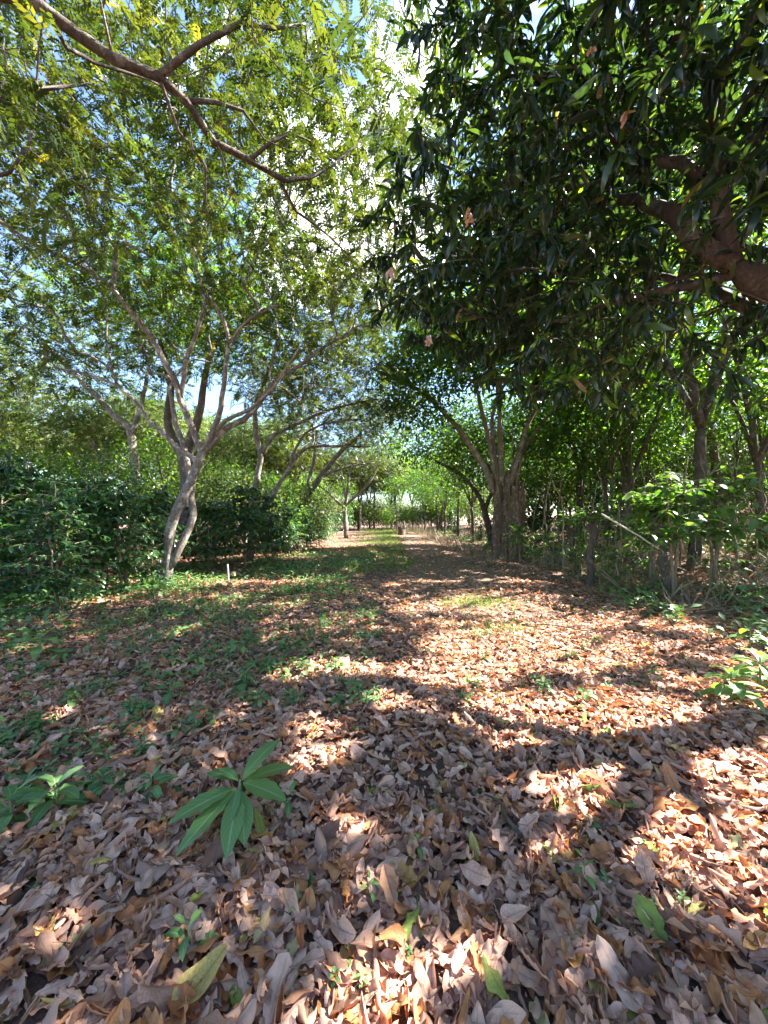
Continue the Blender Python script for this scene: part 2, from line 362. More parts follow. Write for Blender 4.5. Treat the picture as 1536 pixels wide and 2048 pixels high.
class Skel:
    """Branch skeleton: hand-laid limbs, then twigs grown out to the leaf clusters."""
    def __init__(s): s.p = []; s.par = []; s.rm = []; s.att = []; s.len = []
    def limb(s, P, r0, r1, start=None, att_from=.3, step=.22, jit=.012):
        Q = smooth_line(P, step, jit)
        if start == 'near' and s.p:
            k = int(np.argmin(np.linalg.norm(np.array(s.p) - Q[0], axis=1)))
            prev = k
            if np.linalg.norm(s.p[k] - Q[0]) < .05: Q = Q[1:]
        else: prev = -1
        n = len(Q)
        for i, q in enumerate(Q):
            s.p.append(q); s.par.append(prev); s.rm.append(r0 + (r1 - r0) * i / max(n - 1, 1)); s.att.append(i / n >= att_from)
            s.len.append((s.len[prev] if prev >= 0 else 0) + (np.linalg.norm(q - s.p[prev]) if prev >= 0 else 0)); prev = len(s.p) - 1
        return prev
    def grow(s, A, w=.35, seg=.28, sag=.0, rtip=.005):
        A = np.asarray(A); n = len(A)
        P = np.array(s.p); Ln = np.array(s.len); at_ = np.array(s.att)
        D = np.linalg.norm(A[:, None] - P[None], axis=2) + w * Ln[None] + (~at_)[None] * 1e3
        bi = D.argmin(1); bd = D[np.arange(n), bi]
        left = np.ones(n, bool); s.tips = []
        for _ in range(n):
            k = int(np.argmin(np.where(left, bd, 1e9))); left[k] = False
            i0 = int(bi[k]); p0 = s.p[i0]; p1 = A[k]; d = np.linalg.norm(p1 - p0)
            pd = p0 - s.p[s.par[i0]] if s.par[i0] >= 0 else p1 - p0
            pd = pd / max(np.linalg.norm(pd), 1e-6)
            m = max(1, int(round(d / seg))); prev = i0; new = []
            t0 = (pd * .5 + (p1 - p0) / max(d, 1e-6) * .5) * d; t1 = (p1 - p0) + np.array([0, 0, -sag * d])
            for j in range(1, m + 1):
                t = j / m; t2, t3 = t * t, t ** 3
                q = (2 * t3 - 3 * t2 + 1) * p0 + (t3 - 2 * t2 + t) * t0 + (-2 * t3 + 3 * t2) * p1 + (t3 - t2) * t1
                if j < m: q = q + rng.normal(size=3) * .04 * seg
                s.p.append(q); s.par.append(prev); s.rm.append(rtip); s.att.append(True)
                s.len.append(s.len[prev] + np.linalg.norm(q - s.p[prev])); prev = len(s.p) - 1; new.append(prev)
            s.tips.append((k, prev, i0))
            NP = np.array([s.p[q] for q in new]); NL = np.array([s.len[q] for q in new])
            DD = np.linalg.norm(A[:, None] - NP[None], axis=2) + w * NL[None]
            j = DD.argmin(1); dd = DD[np.arange(n), j]; better = dd < bd
            bd = np.where(better, dd, bd); bi = np.where(better, np.array(new)[j], bi)
    def tubes(s, rtip=.005, pw=2.4, rmax=9, lump=.04, T=None, bigsides=10):
        n = len(s.p); ch = [[] for _ in range(n)]
        for i, q in enumerate(s.par):
            if q >= 0: ch[q].append(i)
        acc = np.zeros(n); r = np.zeros(n)
        for i in range(n - 1, -1, -1):               # children always come after parents
            r[i] = max(rtip, acc[i] ** (1 / pw)); r[i] = min(max(r[i], s.rm[i]), max(rmax, s.rm[i]))
            if s.par[i] >= 0: acc[s.par[i]] += max(rtip, acc[i] ** (1 / pw)) ** pw
        T = T or Tubes(); done = np.zeros(n, bool); s.r = r
        starts = [i for i in range(n) if s.par[i] < 0]
        while starts:
            i = starts.pop()
            chain = [s.par[i]] if s.par[i] >= 0 else []
            rr = [min(r[s.par[i]] * .9, r[i] * 1.25)] if chain else []
            while True:
                chain.append(i); rr.append(r[i])
                if not ch[i]: break
                main = max(ch[i], key=lambda q: r[q])
                starts += [q for q in ch[i] if q != main]; i = main
            if len(chain) < 2: continue
            mx = max(rr); rr = np.array(rr); rr[-1] *= .55
            T.add(np.array([s.p[q] for q in chain]), rr, bigsides if mx > .05 else (6 if mx > .018 else 4), lump if mx > .03 else 0, cap=mx > .02)
        return T

def in_ellipsoids(E, n, shell=0., zmin=None):
    """Points spread through a union of ellipsoids (cx,cy,cz,rx,ry,rz)."""
    E = np.asarray(E, float); vol = E[:, 3] * E[:, 4] * E[:, 5]; out = []; pr = vol / vol.sum(); got = 0
    while got < n:
        k = rng.choice(len(E), size=n, p=pr)
        q = rng.normal(size=(n, 3)); q /= np.linalg.norm(q, axis=1, keepdims=True)
        q *= (rng.random(n)[:, None] * (1 - shell ** 3) + shell ** 3) ** (1 / 3)
        P = E[k, :3] + q * E[k, 3:]
        if zmin is not None: P = P[P[:, 2] > zmin]
        out.append(P); got += len(P)
    return np.concatenate(out)[:n]
def tiers(P, gap=.9):
    P = P.copy(); w = .35 * np.sin(P[:, 0] * .7 + 1) + .3 * np.sin(P[:, 1] * .8)
    P[:, 2] = np.round((P[:, 2] + w) / gap) * gap - w + rng.normal(size=len(P)) * .11; return P
def holes(P, thr=-.5, k=2.6):
    f = np.zeros(len(P))
    for (a, b, c, p) in [(1, .4, .5, 0), (-.5, 1.1, .3, 1.7), (.6, -.7, 1.2, 3.1), (1.7, 1.2, -.6, .5)]: f += np.sin(k * (a * P[:, 0] + b * P[:, 1] + c * P[:, 2]) + p)
    return P[f > thr]
def spaced(P, dmin):
    keep = []
    for p in P:
        if not keep or np.min(np.sum((np.array(keep) - p) ** 2, axis=1)) > dmin * dmin: keep.append(p)
    return np.array(keep)
def rand_dirs(n, zlo=-1, zhi=1):
    a = U(0, 2 * np.pi, n); z = U(zlo, zhi, n); q = np.sqrt(np.maximum(1 - z * z, 0))
    return np.stack([q * np.cos(a), q * np.sin(a), z], 1)
def clumps(P, n, rad, flat):
    """n points around each P in flattened clumps; returns the points and their outward directions."""
    c = np.repeat(P, n, axis=0); o = rng.normal(size=(len(c), 3)) * rad; o[:, 2] *= flat
    return c + o, o
def leaf_dirs(o, spread=.7, down=.25):
    d = o / np.maximum(np.linalg.norm(o, axis=1, keepdims=True), 1e-6) + rng.normal(size=o.shape) * spread
    d[:, 2] = d[:, 2] * .5 - down
    return d
def ups(n, s=.35):
    u = np.zeros((n, 3)); u[:, 2] = 1; return u + rng.normal(size=(n, 3)) * s

# ------------------------------------------------------------------ setting: ground, path
def grid_axis(a, b, fine, n_out, far):
    inner = np.arange(a, b + 1e-6, fine); g = np.geomspace(fine, far, n_out)
    return np.concatenate([a - np.cumsum(g)[::-1], inner, b + np.cumsum(g)])
gx = grid_axis(-14, 18, .25, 26, 60); gy = grid_axis(-4, 40, .25, 26, 60)
GX, GY = np.meshgrid(gx, gy)
V = np.stack([GX, GY, h(GX, GY)], 2).reshape(-1, 3)
w_ = len(gx); i = np.arange(len(gy) - 1)[:, None] * w_ + np.arange(w_ - 1)[None]
L = np.stack([i, i + 1, i + w_ + 1, i + w_], 2).reshape(-1)
o = link(bpy.data.objects.new('ground', mesh_np('ground', V, L, np.full(i.size, 4), M['soil']))); tag(o, kind='structure')
def path_mid(y): return 1.35 + .35 * np.sin(y * .12 + .6) + .055 * (y - 10) * (y < 30) + 1.1 * (y >= 30)
def path_half(y): return 1.35 + .22 * np.sin(y * .8) + .15 * np.sin(y * 2.3 + 1)
ys = np.arange(5.2, 74, .3); rows = []
for y in ys:
    k = min(1, (y - 5.1) / 3); mid = path_mid(y); hf = path_half(y) * k
    xs = np.linspace(mid - hf * (1 + .12 * math.sin(y * 5.1)), mid + hf * (1 + .12 * math.sin(y * 4.3 + 2)), 9)
    rows.append(np.stack([xs, np.full(9, y), h(xs, y) + .004 + .012 * np.sin(np.linspace(0, np.pi, 9))], 1))
V = np.concatenate(rows); i = np.arange(len(ys) - 1)[:, None] * 9 + np.arange(8)[None]
L = np.stack([i, i + 1, i + 10, i + 9], 2).reshape(-1)
o = link(bpy.data.objects.new('path', mesh_np('path', V, L, np.full(i.size, 4), M['path']))); tag(o, kind='structure')

# ------------------------------------------------------------------ leaf litter
def litter_templates(nu, nv, n, seed):
    r = np.random.default_rng(seed); out = []
    for k in range(n):
        out.append(leaf_tpl(nu, nv, w=r.uniform(.17, .29), a=r.uniform(.75, 1.2), b=r.uniform(.55, .85), fold=r.uniform(-.1, .3),
                            bend=r.uniform(-.8, .8), curl=r.choice([-1, 1]) * r.uniform(.1, 1.3) if r.random() < .78 else r.choice([-1, 1]) * r.uniform(1.5, 2.8),
                            wave=r.uniform(.1, .5), wk=r.integers(1, 5), lobe=r.uniform(0, .10) * (nu > 6), lk=r.integers(2, 4), ph=r.uniform(0, 6), twist=r.uniform(-1., 1.), tip=r.uniform(.15, .4) if r.random() < .25 else 0,
                            bite=(r.choice([-1, 1]), *sorted(r.uniform(.2, .9, 2))) if nu > 6 and r.random() < .5 else None))
    return out
def litter_density(x, y):
    on = np.abs(x - path_mid(y)) / path_half(y)
    d = np.where((on < 1) & (y > 5.6), .72, 1.)
    return d
def put_litter(Lf, tpls, n, y0, y1, s0, s1, lift, tilt):
    y = np.sqrt(U(y0 * y0, y1 * y1, n)); x = U(-1, 1, n) * (1.12 * y + .5)
    k = rng.random(n) < litter_density(x, y); x, y = x[k], y[k]; n = len(x)
    if n == 0: return
    a = U(0, 2 * np.pi, n); d = np.stack([np.cos(a), np.sin(a), rng.normal(size=n) * tilt], 1)
    Mx = frames(d, ups(n, tilt * .9), np.where(rng.random(n) < .35, np.pi, 0.) + rng.normal(size=n) * tilt)
    sc = np.clip(rng.lognormal(math.log((s0 + s1) / 2), .28, n), s0 * .6, s1 * 1.3)
    P = np.stack([x, y, h(x, y) + U(.004, lift, n)], 1); P -= d / np.linalg.norm(d, axis=1, keepdims=True) * sc[:, None] * .5; P[:, 2] = np.maximum(P[:, 2], h(P[:, 0], P[:, 1]) + .004)
    t = rng.random(n) ** 1.0 * .93; g = rng.random(n); t = np.where(g < .03, U(.94, 1, n), t)
    which = rng.integers(0, len(tpls), n)
    for q in range(len(tpls)):
        m = which == q; Lf.add(tpls[q], scaled(Mx[m], sc[m]), P[m], t[m])
Lf = Leafs()
hi = litter_templates(12, 4, 30, 1); mid = litter_templates(5, 2, 20, 2); lo = litter_templates(3, 2, 12, 3)
put_litter(Lf, hi, 2600, .55, 1.9, .07, .15, .045, .17); put_litter(Lf, hi, 8500, .6, 3.4, .065, .14, .04, .16)
put_litter(Lf, hi, 6500, 2.8, 5.5, .06, .13, .04, .16)
put_litter(Lf, mid, 26000, 3.0, 9.0, .055, .12, .035, .18)
put_litter(Lf, lo, 36000, 8.0, 22.0, .06, .12, .04, .2)
put_litter(Lf, lo, 12000, 20.0, 45.0, .10, .2, .05, .25)
put_litter(Lf, mid, 14000, .6, 5.5, .02, .06, .035, .35)
o = Lf.obj('leaf_litter', M['litter']); tag(o, kind='stuff')
T = Tubes()
for q in range(1500):
    y = math.sqrt(U(.5, 60)); x = U(-1.1, 1.1) * (y + .3); a = U(0, 6.28); ln = rng.lognormal(math.log(.11), .5); z = h1(x, y) + U(.02, .06)
    e = np.array([math.cos(a), math.sin(a), rng.normal() * .15]) * ln; p = np.array([x, y, z])
    T.add([p, p + e * .5 + rng.normal(size=3) * .06 * ln, p + e], [U(.0012, .003), .0016, .0009], 4, 0, False)
o = T.obj('twig_litter', M['brown_bark']); tag(o, kind='stuff')
# the leaves that show largest, one object each
leaf_group = {'pink': ('pinkish tan dry leaf lying on top of the near litter', 'curled pinkish tan leaves in the foreground', (.36, .63)),
              'rust': ('rust orange dry leaf lying on top of the near litter', 'rust orange leaves in the foreground', (.70, .90)),
              'brown': ('dark brown dry leaf lying on top of the near litter', 'dark brown leaves in the foreground', (.10, .26)),
              'green': ('yellow green freshly fallen leaf on the brown litter', 'yellow green leaves in the foreground', (.95, .995))}
big = litter_templates(18, 6, 28, 5); nleaf = 0
bigm = {}
def near_leaf(px, py, L_, kind, az, tpl=None, tilt=.22):
    global nleaf
    x, y = gnd(px, py); lab, grp, (t0, t1) = leaf_group[kind]
    k = int(rng.integers(0, len(big))) if tpl is None else tpl
    key = (k, kind, int(rng.integers(0, 4)))
    if key not in bigm:
        v, f, uv = big[k]; bigm[key] = mesh_np('fallen_leaf', v - np.array([0, .5, v[:, 2].min() * .5]), f.reshape(-1), np.full(len(f), 4), M['litter'], np.full(len(v), U(t0, t1)), uv[f.reshape(-1)])
    o = bpy.data.objects.new('fallen_leaf', bigm[key]); o.scale = (L_,) * 3
    o.rotation_euler = (rng.normal() * tilt, rng.normal() * tilt + (math.pi if rng.random() < .3 else 0), az)
    o.location = (x, y, h1(x, y) + U(.03, .055)); link(o); tag(o, lab, 'leaf', grp); nleaf += 1
for q in range(235):
    y = math.sqrt(U(.95 ** 2, 2.7 ** 2)); x = U(-1.05, 1.05) * y
    py = HY + CAMZ * F / y; px = CX + x / y * F
    near_leaf(px, py, float(np.clip(rng.lognormal(math.log(.115), .25), .075, .19)), rng.choice(['pink', 'rust', 'brown'], p=[.56, .27, .17]), U(0, 6.28))
for (px, py, L_, az) in [(205, 1745, .10, -1.1), (440, 1720, .13, 1.4), (520, 1675, .15, .5), (525, 1870, .13, 3.0), (820, 1870, .14, -.7), (710, 1970, .12, 1.2), (135, 1910, .15, -.9), (405, 1990, .18, -.6),
                         (715, 1475, .09, 1.5), (985, 1430, .07, 1.4), (1290, 1305, .16, -1.2), (880, 1510, .09, 1.8), (950, 1725, .12, .1), (1240, 1640, .17, 1.7), (775, 1605, .09, 1.), (680, 1765, .1, .2), (255, 1700, .09, .4), (990, 2010, .12, .5)]:
    near_leaf(px, py, L_, 'green', az, tilt=.12)

# ------------------------------------------------------------------ trees: shade trees of the left side
PIN_NEAR = pinnate(8, .26, .055, .6); PIN_FAR = pinnate(5, .34, .085, .5)
def tree_obj(name, base, label, group=None): return empty(name, base, label, 'tree', group)
def place_local(o, base):
    o.location = (-base[0], -base[1], -base[2])
def pin_leaves(tips, n, rad, flat, size, tpl, mat, parent, base, mango=False, t=(0, .97), cull=True, name='crown', per=None):
    P, od = clumps(tips, n, rad, flat)
    if cull:
        k = sun_keep(P); P, od = P[k], od[k]
    m = len(P); d = leaf_dirs(od, .55, .2); Mx = scaled(frames(d, ups(m, .3)), rng.lognormal(math.log(size), .22, m))
    Lf = Leafs(); tt = U(t[0], t[1], m); tt = np.where(rng.random(m) < .006, .99, tt)
    Lf.add(tpl, Mx, P, tt)
    o = Lf.obj(name, mat, parent, uv=False); place_local(o, base); return o
def shade_tree(name, label, limbs, E, n_attr, dmin, leaf, base=None, bark='pale_bark', shell=.35, zmin=None, w=.3, mat='pinnate', group=None, rtip=.006, lump=.05, tier=.95):
    S = Skel()
    for q in limbs:
        S.limb(q[0], q[1], q[2], q[3] if len(q) > 3 else 'near', q[4] if len(q) > 4 else .15)
    base = base or tuple(S.p[0])
    A = in_ellipsoids(E, n_attr, shell, zmin)
    A = spaced(holes(tiers(A, tier)) if tier else A, dmin)
    S.grow(A, w)
    root = tree_obj(name, base, label, group)
    o = S.tubes(rtip, 2.6, .026, lump).obj('trunk', M[bark], root); place_local(o, base)
    pin_leaves(A, leaf[0], leaf[1], leaf[2], leaf[3], leaf[4], M[mat], root, base)
    return root, A
# A: the forked shade tree on the left
la = [(pl([(326, 1182, 8.5), (333, 1150, 8.5), (338, 1105, 8.5), (342, 1055, 8.5), (362, 1003, 8.45), (388, 950, 8.4), (404, 905, 8.4)]), .130, .085, None, 2),
      (pl([(343, 1130, 8.5), (362, 1090, 8.55), (378, 1055, 8.65), (388, 1030, 8.7), (383, 1000, 8.75), (378, 965, 8.8), (370, 900, 9.0), (352, 850, 9.2), (338, 780, 9.5)]), .085, .05, 'near', .6),
      (pl([(404, 905, 8.4), (385, 860, 8.3), (362, 800, 8.1), (352, 765, 8), (325, 720, 7.8), (300, 670, 7.6), (260, 620, 7.3), (225, 575, 7.1), (140, 520, 6.8), (60, 480, 6.5), (-20, 430, 6.2)]), .075, .022),
      (pl([(225, 575, 7.1), (233, 500, 7.0), (250, 488, 7.0), (300, 512, 7.1)]), .045, .03),
      (pl([(362, 800, 8.1), (372, 735, 8.0), (385, 680, 7.9), (410, 605, 7.7), (395, 540, 7.5), (378, 450, 7.2), (345, 395, 7.0)]), .05, .022),
      (pl([(405, 905, 8.4), (425, 860, 8.3), (440, 815, 8.2), (450, 750, 8), (455, 700, 7.9), (450, 645, 7.8), (418, 592, 7.7)]), .062, .03),
      (pl([(455, 690, 7.9), (500, 640, 7.8), (560, 610, 7.6)]), .04, .02),
      (pl([(406, 905, 8.4), (450, 860, 8.5), (490, 838, 8.6), (525, 800, 8.7), (542, 770, 8.8), (600, 730, 8.9), (640, 700, 8.9), (720, 650, 8.8)]), .072, .022),
      (pl([(430, 870, 8.4), (450, 842, 8.2), (500, 820, 8.0), (530, 795, 7.9), (570, 745, 7.6), (600, 690, 7.3)]), .052, .018),
      (pl([(396, 925, 8.4), (345, 885, 8.6), (290, 832, 8.8), (250, 782, 8.9), (180, 750, 9), (110, 735, 9.1)]), .055, .025)]
b_ = np.array(at(326, 1182, 8.5))
for q in range(7):
    a_ = q * .9 + .3; la.append(([b_ + np.array([.04 * math.cos(a_), .04 * math.sin(a_), .42]), b_ + np.array([.13 * math.cos(a_), .13 * math.sin(a_), .14]), b_ + np.array([U(.24, .4) * math.cos(a_), U(.24, .4) * math.sin(a_), -.06])], .085, .03, None, 2))
EA = [(-4.2, 8.0, 8.2, 5.2, 4.6, 1.9), (-6.8, 7.0, 7.2, 3.2, 3.0, 1.5), (-1.6, 8.4, 7.3, 2.4, 3.0, 1.6), (-4, 6.0, 9.2, 3.5, 2.5, 1.3), (-7.5, 9.5, 5.9, 3, 2, .9), (-2, 9.8, 5.6, 2, 2, .9), (-.8, 7.6, 6.9, 1.3, 2.0, .9), (.6, 8.6, 9.6, 1.9, 2.2, 1.2), (-.1, 7.6, 8.4, 1.3, 1.9, 1.0), (.2, 9.5, 7.4, 1.4, 1.8, .9), (-1, 7.5, 9.9, 1.8, 2, 1)]
shade_tree('shade_tree', 'forked grey shade tree leaning right beside the left hedge, trunk splitting into spreading limbs', la, EA, 4200, .44, (13, .29, .30, .25, pinnate(7, .27, .07, .5)), rtip=.008)
print('A', time.time() - T0)
# J: the tree whose limb crosses overhead at the top left
lj = [([(-5.2, .6, 0), (-5.1, .6, 1.5), (-4.8, .8, 3.2), (-4.0, 1.6, 4.6), at(-60, -30, 2.6)], .18, .052, None, 2),
      (pl([(-60, -30, 2.6), (60, 0, 2.7), (150, 60, 2.9), (230, 120, 3.0), (320, 160, 3.2), (375, 200, 3.4), (430, 280, 3.6), (500, 320, 3.9), (570, 360, 4.2), (620, 355, 4.4), (690, 312, 4.6)]), .049, .016),
      (pl([(320, 158, 3.2), (400, 92, 3.15), (480, 40, 3.1), (505, 0, 3.05), (530, -60, 3.0)]), .025, .016),
      (pl([(480, 40, 3.1), (540, 52, 3.2), (610, 48, 3.4)]), .015, .008),
      (pl([(375, 197, 3.4), (430, 205, 3.5), (485, 222, 3.6), (530, 280, 3.8)]), .02, .008),
      (pl([(500, 320, 3.9), (535, 285, 3.9), (580, 262, 4.0), (620, 290, 4.2), (672, 330, 4.4)]), .018, .009),
      (pl([(95, 25, 2.8), (130, 90, 3.0), (185, 125, 3.2), (235, 140, 3.3)]), .02, .01),
      (pl([(320, 160, 3.2), (362, 265, 3.4), (408, 330, 3.6), (412, 440, 3.9)]), .016, .008),
      (pl([(440, 300, 3.65), (465, 388, 3.9), (440, 430, 4.0)]), .014, .007),
      (pl([(560, 365, 4.2), (590, 420, 4.5), (660, 472, 4.9), (730, 545, 5.2)]), .02, .008),
      ([(-4.9, .7, 2.6), (-4.4, 2.2, 3.9), at(-25, 355, 3.5), at(20, 345, 3.5), at(62, 300, 3.5), at(72, 230, 3.5), at(80, 100, 3.4), at(86, 40, 3.3)], .028, .012),
      (pl([(72, 180, 3.45), (120, 172, 3.6), (215, 158, 3.8)]), .02, .008)]
EJ = [(-1.9, 3.9, 6.4, 1.9, 2.4, 1.0), (-3.2, 3.2, 6.0, 1.7, 2.0, 1.1), (-1.0, 4.9, 6.1, 1.1, 1.5, .8), (-3.6, 4.6, 6.6, 2.2, 2, 1.1), (-1.4, 3.0, 6.0, 1.2, 1.2, .7), (-.6, 5.6, 5.4, .6, .8, .5), (-.2, 3.9, 6.5, .7, 1.1, .6), (.2, 4.6, 7.0, .8, 1.0, .7), (-.1, 4.4, 6.2, .7, 1.0, .7)]
shade_tree('shade_tree', 'overhanging tree at the upper left whose thick limb crosses the corner overhead', lj, EJ, 1450, .34, (13, .23, .45, .185, PIN_NEAR), bark='brown_bark', rtip=.004, shell=.1)
# brown forked tree behind A, and the pale leaning one further left
lb = [(pl([(372, 1110, 11), (375, 1000, 11), (376, 950, 11), (372, 900, 11)]), .24, .2, None, 2), (pl([(372, 915, 11), (345, 880, 11), (335, 840, 11.1), (340, 770, 11.2), (320, 680, 11.3)]), .14, .06),
      (pl([(372, 900, 11), (395, 840, 10.9), (405, 790, 10.8), (420, 700, 10.6)]), .14, .06)]
shade_tree('dark_tree', 'dark brown rough barked forked tree standing right behind the grey leaning trunk', lb, [(-6, 11.5, 8.2, 3.5, 3, 1.6), (-4.5, 11, 9.2, 3, 2.4, 1.2)], 520, .6, (18, .42, .45, .28, PIN_FAR), bark='brown_bark', mat='dark_leaf', base=(at(372, 1110, 11)[0], 11, 0))
lb2 = [(pl([(275, 1110, 14), (272, 960, 14), (265, 890, 14), (258, 855, 14), (225, 830, 14), (190, 790, 14), (140, 740, 14), (90, 690, 13.8)]), .2, .07, None, .5),
       (pl([(262, 875, 14), (285, 800, 14.2), (300, 720, 14.3)]), .1, .05)]
shade_tree('shade_tree', 'curved pale trunk rising behind the left hedge, bending towards the left', lb2, [(-11, 14, 8.6, 5, 3, 1.6), (-8, 14.5, 9.5, 4, 3, 1.2)], 620, .6, (18, .42, .42, .30, PIN_FAR), base=(at(275, 1110, 14)[0], 14, 0), mat='far_leaf')
# C: V-shaped tree beside the hedge
lc = [(pl([(500, 1118, 14), (505, 1050, 14), (508, 1000, 14), (515, 950, 14), (522, 910, 14), (512, 870, 14), (512, 810, 13.8), (530, 760, 13.5), (548, 710, 13.2)]), .15, .06, None, .5),
      (pl([(522, 912, 14), (550, 870, 14), (600, 845, 14.1), (660, 820, 14.2), (740, 800, 14)]), .08, .03),
      (pl([(505, 1070, 14), (522, 1030, 14.1), (545, 990, 14.2), (570, 950, 14.4), (600, 905, 14.6), (625, 893, 14.8), (680, 892, 15), (740, 893, 15.2)]), .11, .04, 'near', .4),
      (pl([(575, 945, 14.4), (600, 880, 14.3), (640, 850, 14.2), (720, 838, 14)]), .06, .03)]
shade_tree('shade_tree', 'V shaped grey tree with two diverging stems growing out of the hedge', lc, [(-2.4, 13.8, 6.6, 3.2, 3.2, 1.3), (-4.2, 13.5, 8.2, 3.2, 3, 1.3), (-.6, 14.0, 5.6, 1.7, 2.4, .8), (-1.5, 13, 8.2, 2.4, 2.4, 1), (-.6, 14, 9.6, 2.6, 3, 1.2)], 1300, .5, (18, .36, .42, .26, PIN_FAR), base=(at(500, 1118, 14)[0], 14, 0))
# D: leaning tree, E: the small pale tree before the far hedge
ld = [(pl([(585, 1085, 21), (595, 1040, 21), (612, 1000, 21), (640, 955, 21), (680, 905, 21), (720, 870, 20.5)]), .24, .09, None, .5), (pl([(610, 1005, 21), (618, 960, 21), (630, 910, 21), (625, 850, 20.8)]), .12, .06),
      (pl([(640, 955, 21), (690, 935, 21.4), (750, 925, 22)]), .08, .04)]
shade_tree('shade_tree', 'pale tree leaning over towards the path behind the bright hedge', ld, [(-2.4, 20.5, 7.4, 4, 3.4, 1.6), (-4.5, 21, 8.4, 3.4, 3, 1.3), (0, 21, 6.8, 2, 2.4, 1), (-.6, 21, 11, 3.2, 3, 1.4), (1.4, 22, 8.8, 1.8, 2.4, 1)], 1000, .62, (17, .42, .42, .32, PIN_FAR), base=(at(585, 1085, 21)[0], 21, 0))
le = [(pl([(692, 1077, 31), (691, 1050, 31), (690, 1020, 31), (694, 990, 31), (698, 955, 31)]), .22, .1, None, .5), (pl([(690, 1020, 31), (670, 998, 31), (650, 980, 31), (625, 965, 31)]), .12, .05), (pl([(692, 1010, 31), (720, 985, 31), (745, 955, 31), (755, 930, 31)]), .12, .05),
      (pl([(692, 1000, 31), (685, 960, 31), (680, 930, 31)]), .09, .05)]
shade_tree('shade_tree', 'small pale trunked umbrella tree at the grassy edge far along the path', le, [(-3.2, 31, 7, 4.2, 3, 1.3), (-1.6, 31, 8, 3, 3, 1.1), (-.4, 31, 10.5, 3.4, 3, 1.4), (-5.4, 31, 6.2, 2, 2, .8)], 420, .7, (20, .42, .42, .34, PIN_FAR), base=(at(692, 1077, 31)[0], 31, 0))
print('shade trees', time.time() - T0)

# ------------------------------------------------------------------ mango tree on the right
ME = [(2.6, 3.7, 4.5, 2.6, 1.9, 1.9), (4.1, 4.1, 3.5, 1.7, 1.7, 1.25), (2.5, 2.6, 5.5, 2.1, 1.5, 1.5), (.55, 4.2, 4.5, .85, .9, 1.0), (1.6, 4.5, 4.15, 1.2, .9, .75),
      (6.3, 3.2, 5.2, 2.3, 2.4, 1.9), (3.6, .7, 5.4, 2.4, 1.9, 1.4), (5.6, 1.0, 4.4, 1.8, 1.8, 1.3), (1.5, 1.4, 5.9, 1.2, 1.2, .9), (1.05, 3.5, 5.7, .75, .9, .9), (.75, 3.0, 5.9, .6, .8, .6), (4.6, 4.6, 3.2, 1.4, 1.2, .9), (2.9, .6, 4.7, 1.6, 1.5, .9), (4.3, 1.6, 4.6, 1.6, 1.5, 1.0), (4.0, 6.4, 7.6, 2.3, 2.1, 1.2), (2.7, 7.3, 7.5, 1.6, 1.7, 1.0), (1.0, 4.3, 4.2, .8, .8, .6), (3.4, 5.4, 5.0, 2.2, 1.2, 1.6), (2.7, 3.3, 2.95, .8, .8, .55), (1.2, 2.4, 5.6, .9, .9, .9)]  # some lobes are added for their shade
S = Skel()
S.limb([(4.7, 3.2, -.1), (4.65, 3.2, .8), (4.6, 3.2, 1.8), (4.3, 3.15, 2.6), (3.7, 3.1, 3.2), at(1465, 530, 3.0)], .26, .10, None, 2)
S.limb([at(1465, 530, 3.0), at(1390, 480, 3.05), at(1340, 430, 3.2), at(1280, 400, 3.5), at(1200, 400, 3.9), at(1100, 480, 4.1), at(1000, 570, 4.2)], .075, .018)
S.limb([at(1465, 530, 3.0), at(1435, 440, 3.0), at(1430, 330, 3.0), at(1415, 200, 3.0), at(1400, 60, 2.9)], .07, .03)
S.limb([at(1430, 380, 3.0), at(1360, 330, 3.1), at(1250, 300, 3.2), at(1130, 190, 3.0), at(1060, 150, 3.0)], .028, .010)
S.limb([at(1480, 545, 3.0), at(1380, 570, 3.2), at(1250, 595, 3.5), at(1130, 640, 3.8)], .04, .012)
S.limb([(4.3, 3.15, 2.6), (5.2, 3.1, 3.8), (6.4, 3.2, 5.0)], .12, .05)
S.limb([(4.3, 3.15, 2.6), (4.2, 2.2, 4.0), (3.8, 1.0, 5.2)], .11, .04)
S.limb([(4.1, 3.15, 2.8), (4.0, 4.2, 4.0), (3.6, 5.2, 5.0)], .10, .04)
A = spaced(in_ellipsoids(ME, 10500, .2), .235)
A = A[sun_keep(A, .1)]
A = A[np.linalg.norm(A - np.array([0, 0, CAMZ]), axis=1) > 1.9]
print('mango tips', len(A))
S.grow(A, .45, .22, .25)
base = (4.7, 3.2, 0)
mango = tree_obj('mango_tree', base, 'big dark mango tree overhanging the right half of the view with long drooping leaves')
o = S.tubes(.0042, 2.5, .05, .05).obj('trunk', M['mango_bark'], mango); place_local(o, base)
MT = [leaf_tpl(6, 2, .092, .95, .75, .3, .7 + .3 * k, 0, .12, 2, ph=k, twist=.3 * (k - 1)) for k in range(4)]
Lf = Leafs()
tip = np.array([[A[k], S.p[S.par[i]]] for (k, i, i0) in S.tips])
n = 21; c = np.repeat(tip[:, 0], n, axis=0); ax = tip[:, 0] - tip[:, 1]; ax /= np.maximum(np.linalg.norm(ax, axis=1, keepdims=True), 1e-6); ax = np.repeat(ax, n, axis=0)
d = rand_dirs(len(c), -1, 1) + ax * .45; d[:, 2] -= .45
P = c - ax * (rng.random(len(c)) ** 1.5)[:, None] * .22
k = sun_keep(P + d * .1, .12) & ~((P[:, 0] > 2.2) & (P[:, 2] < 4.9) & (P[:, 1] > 2.4) & (rng.random(len(P)) < .48)); c, d, P = c[k], d[k], P[k]; m = len(P)
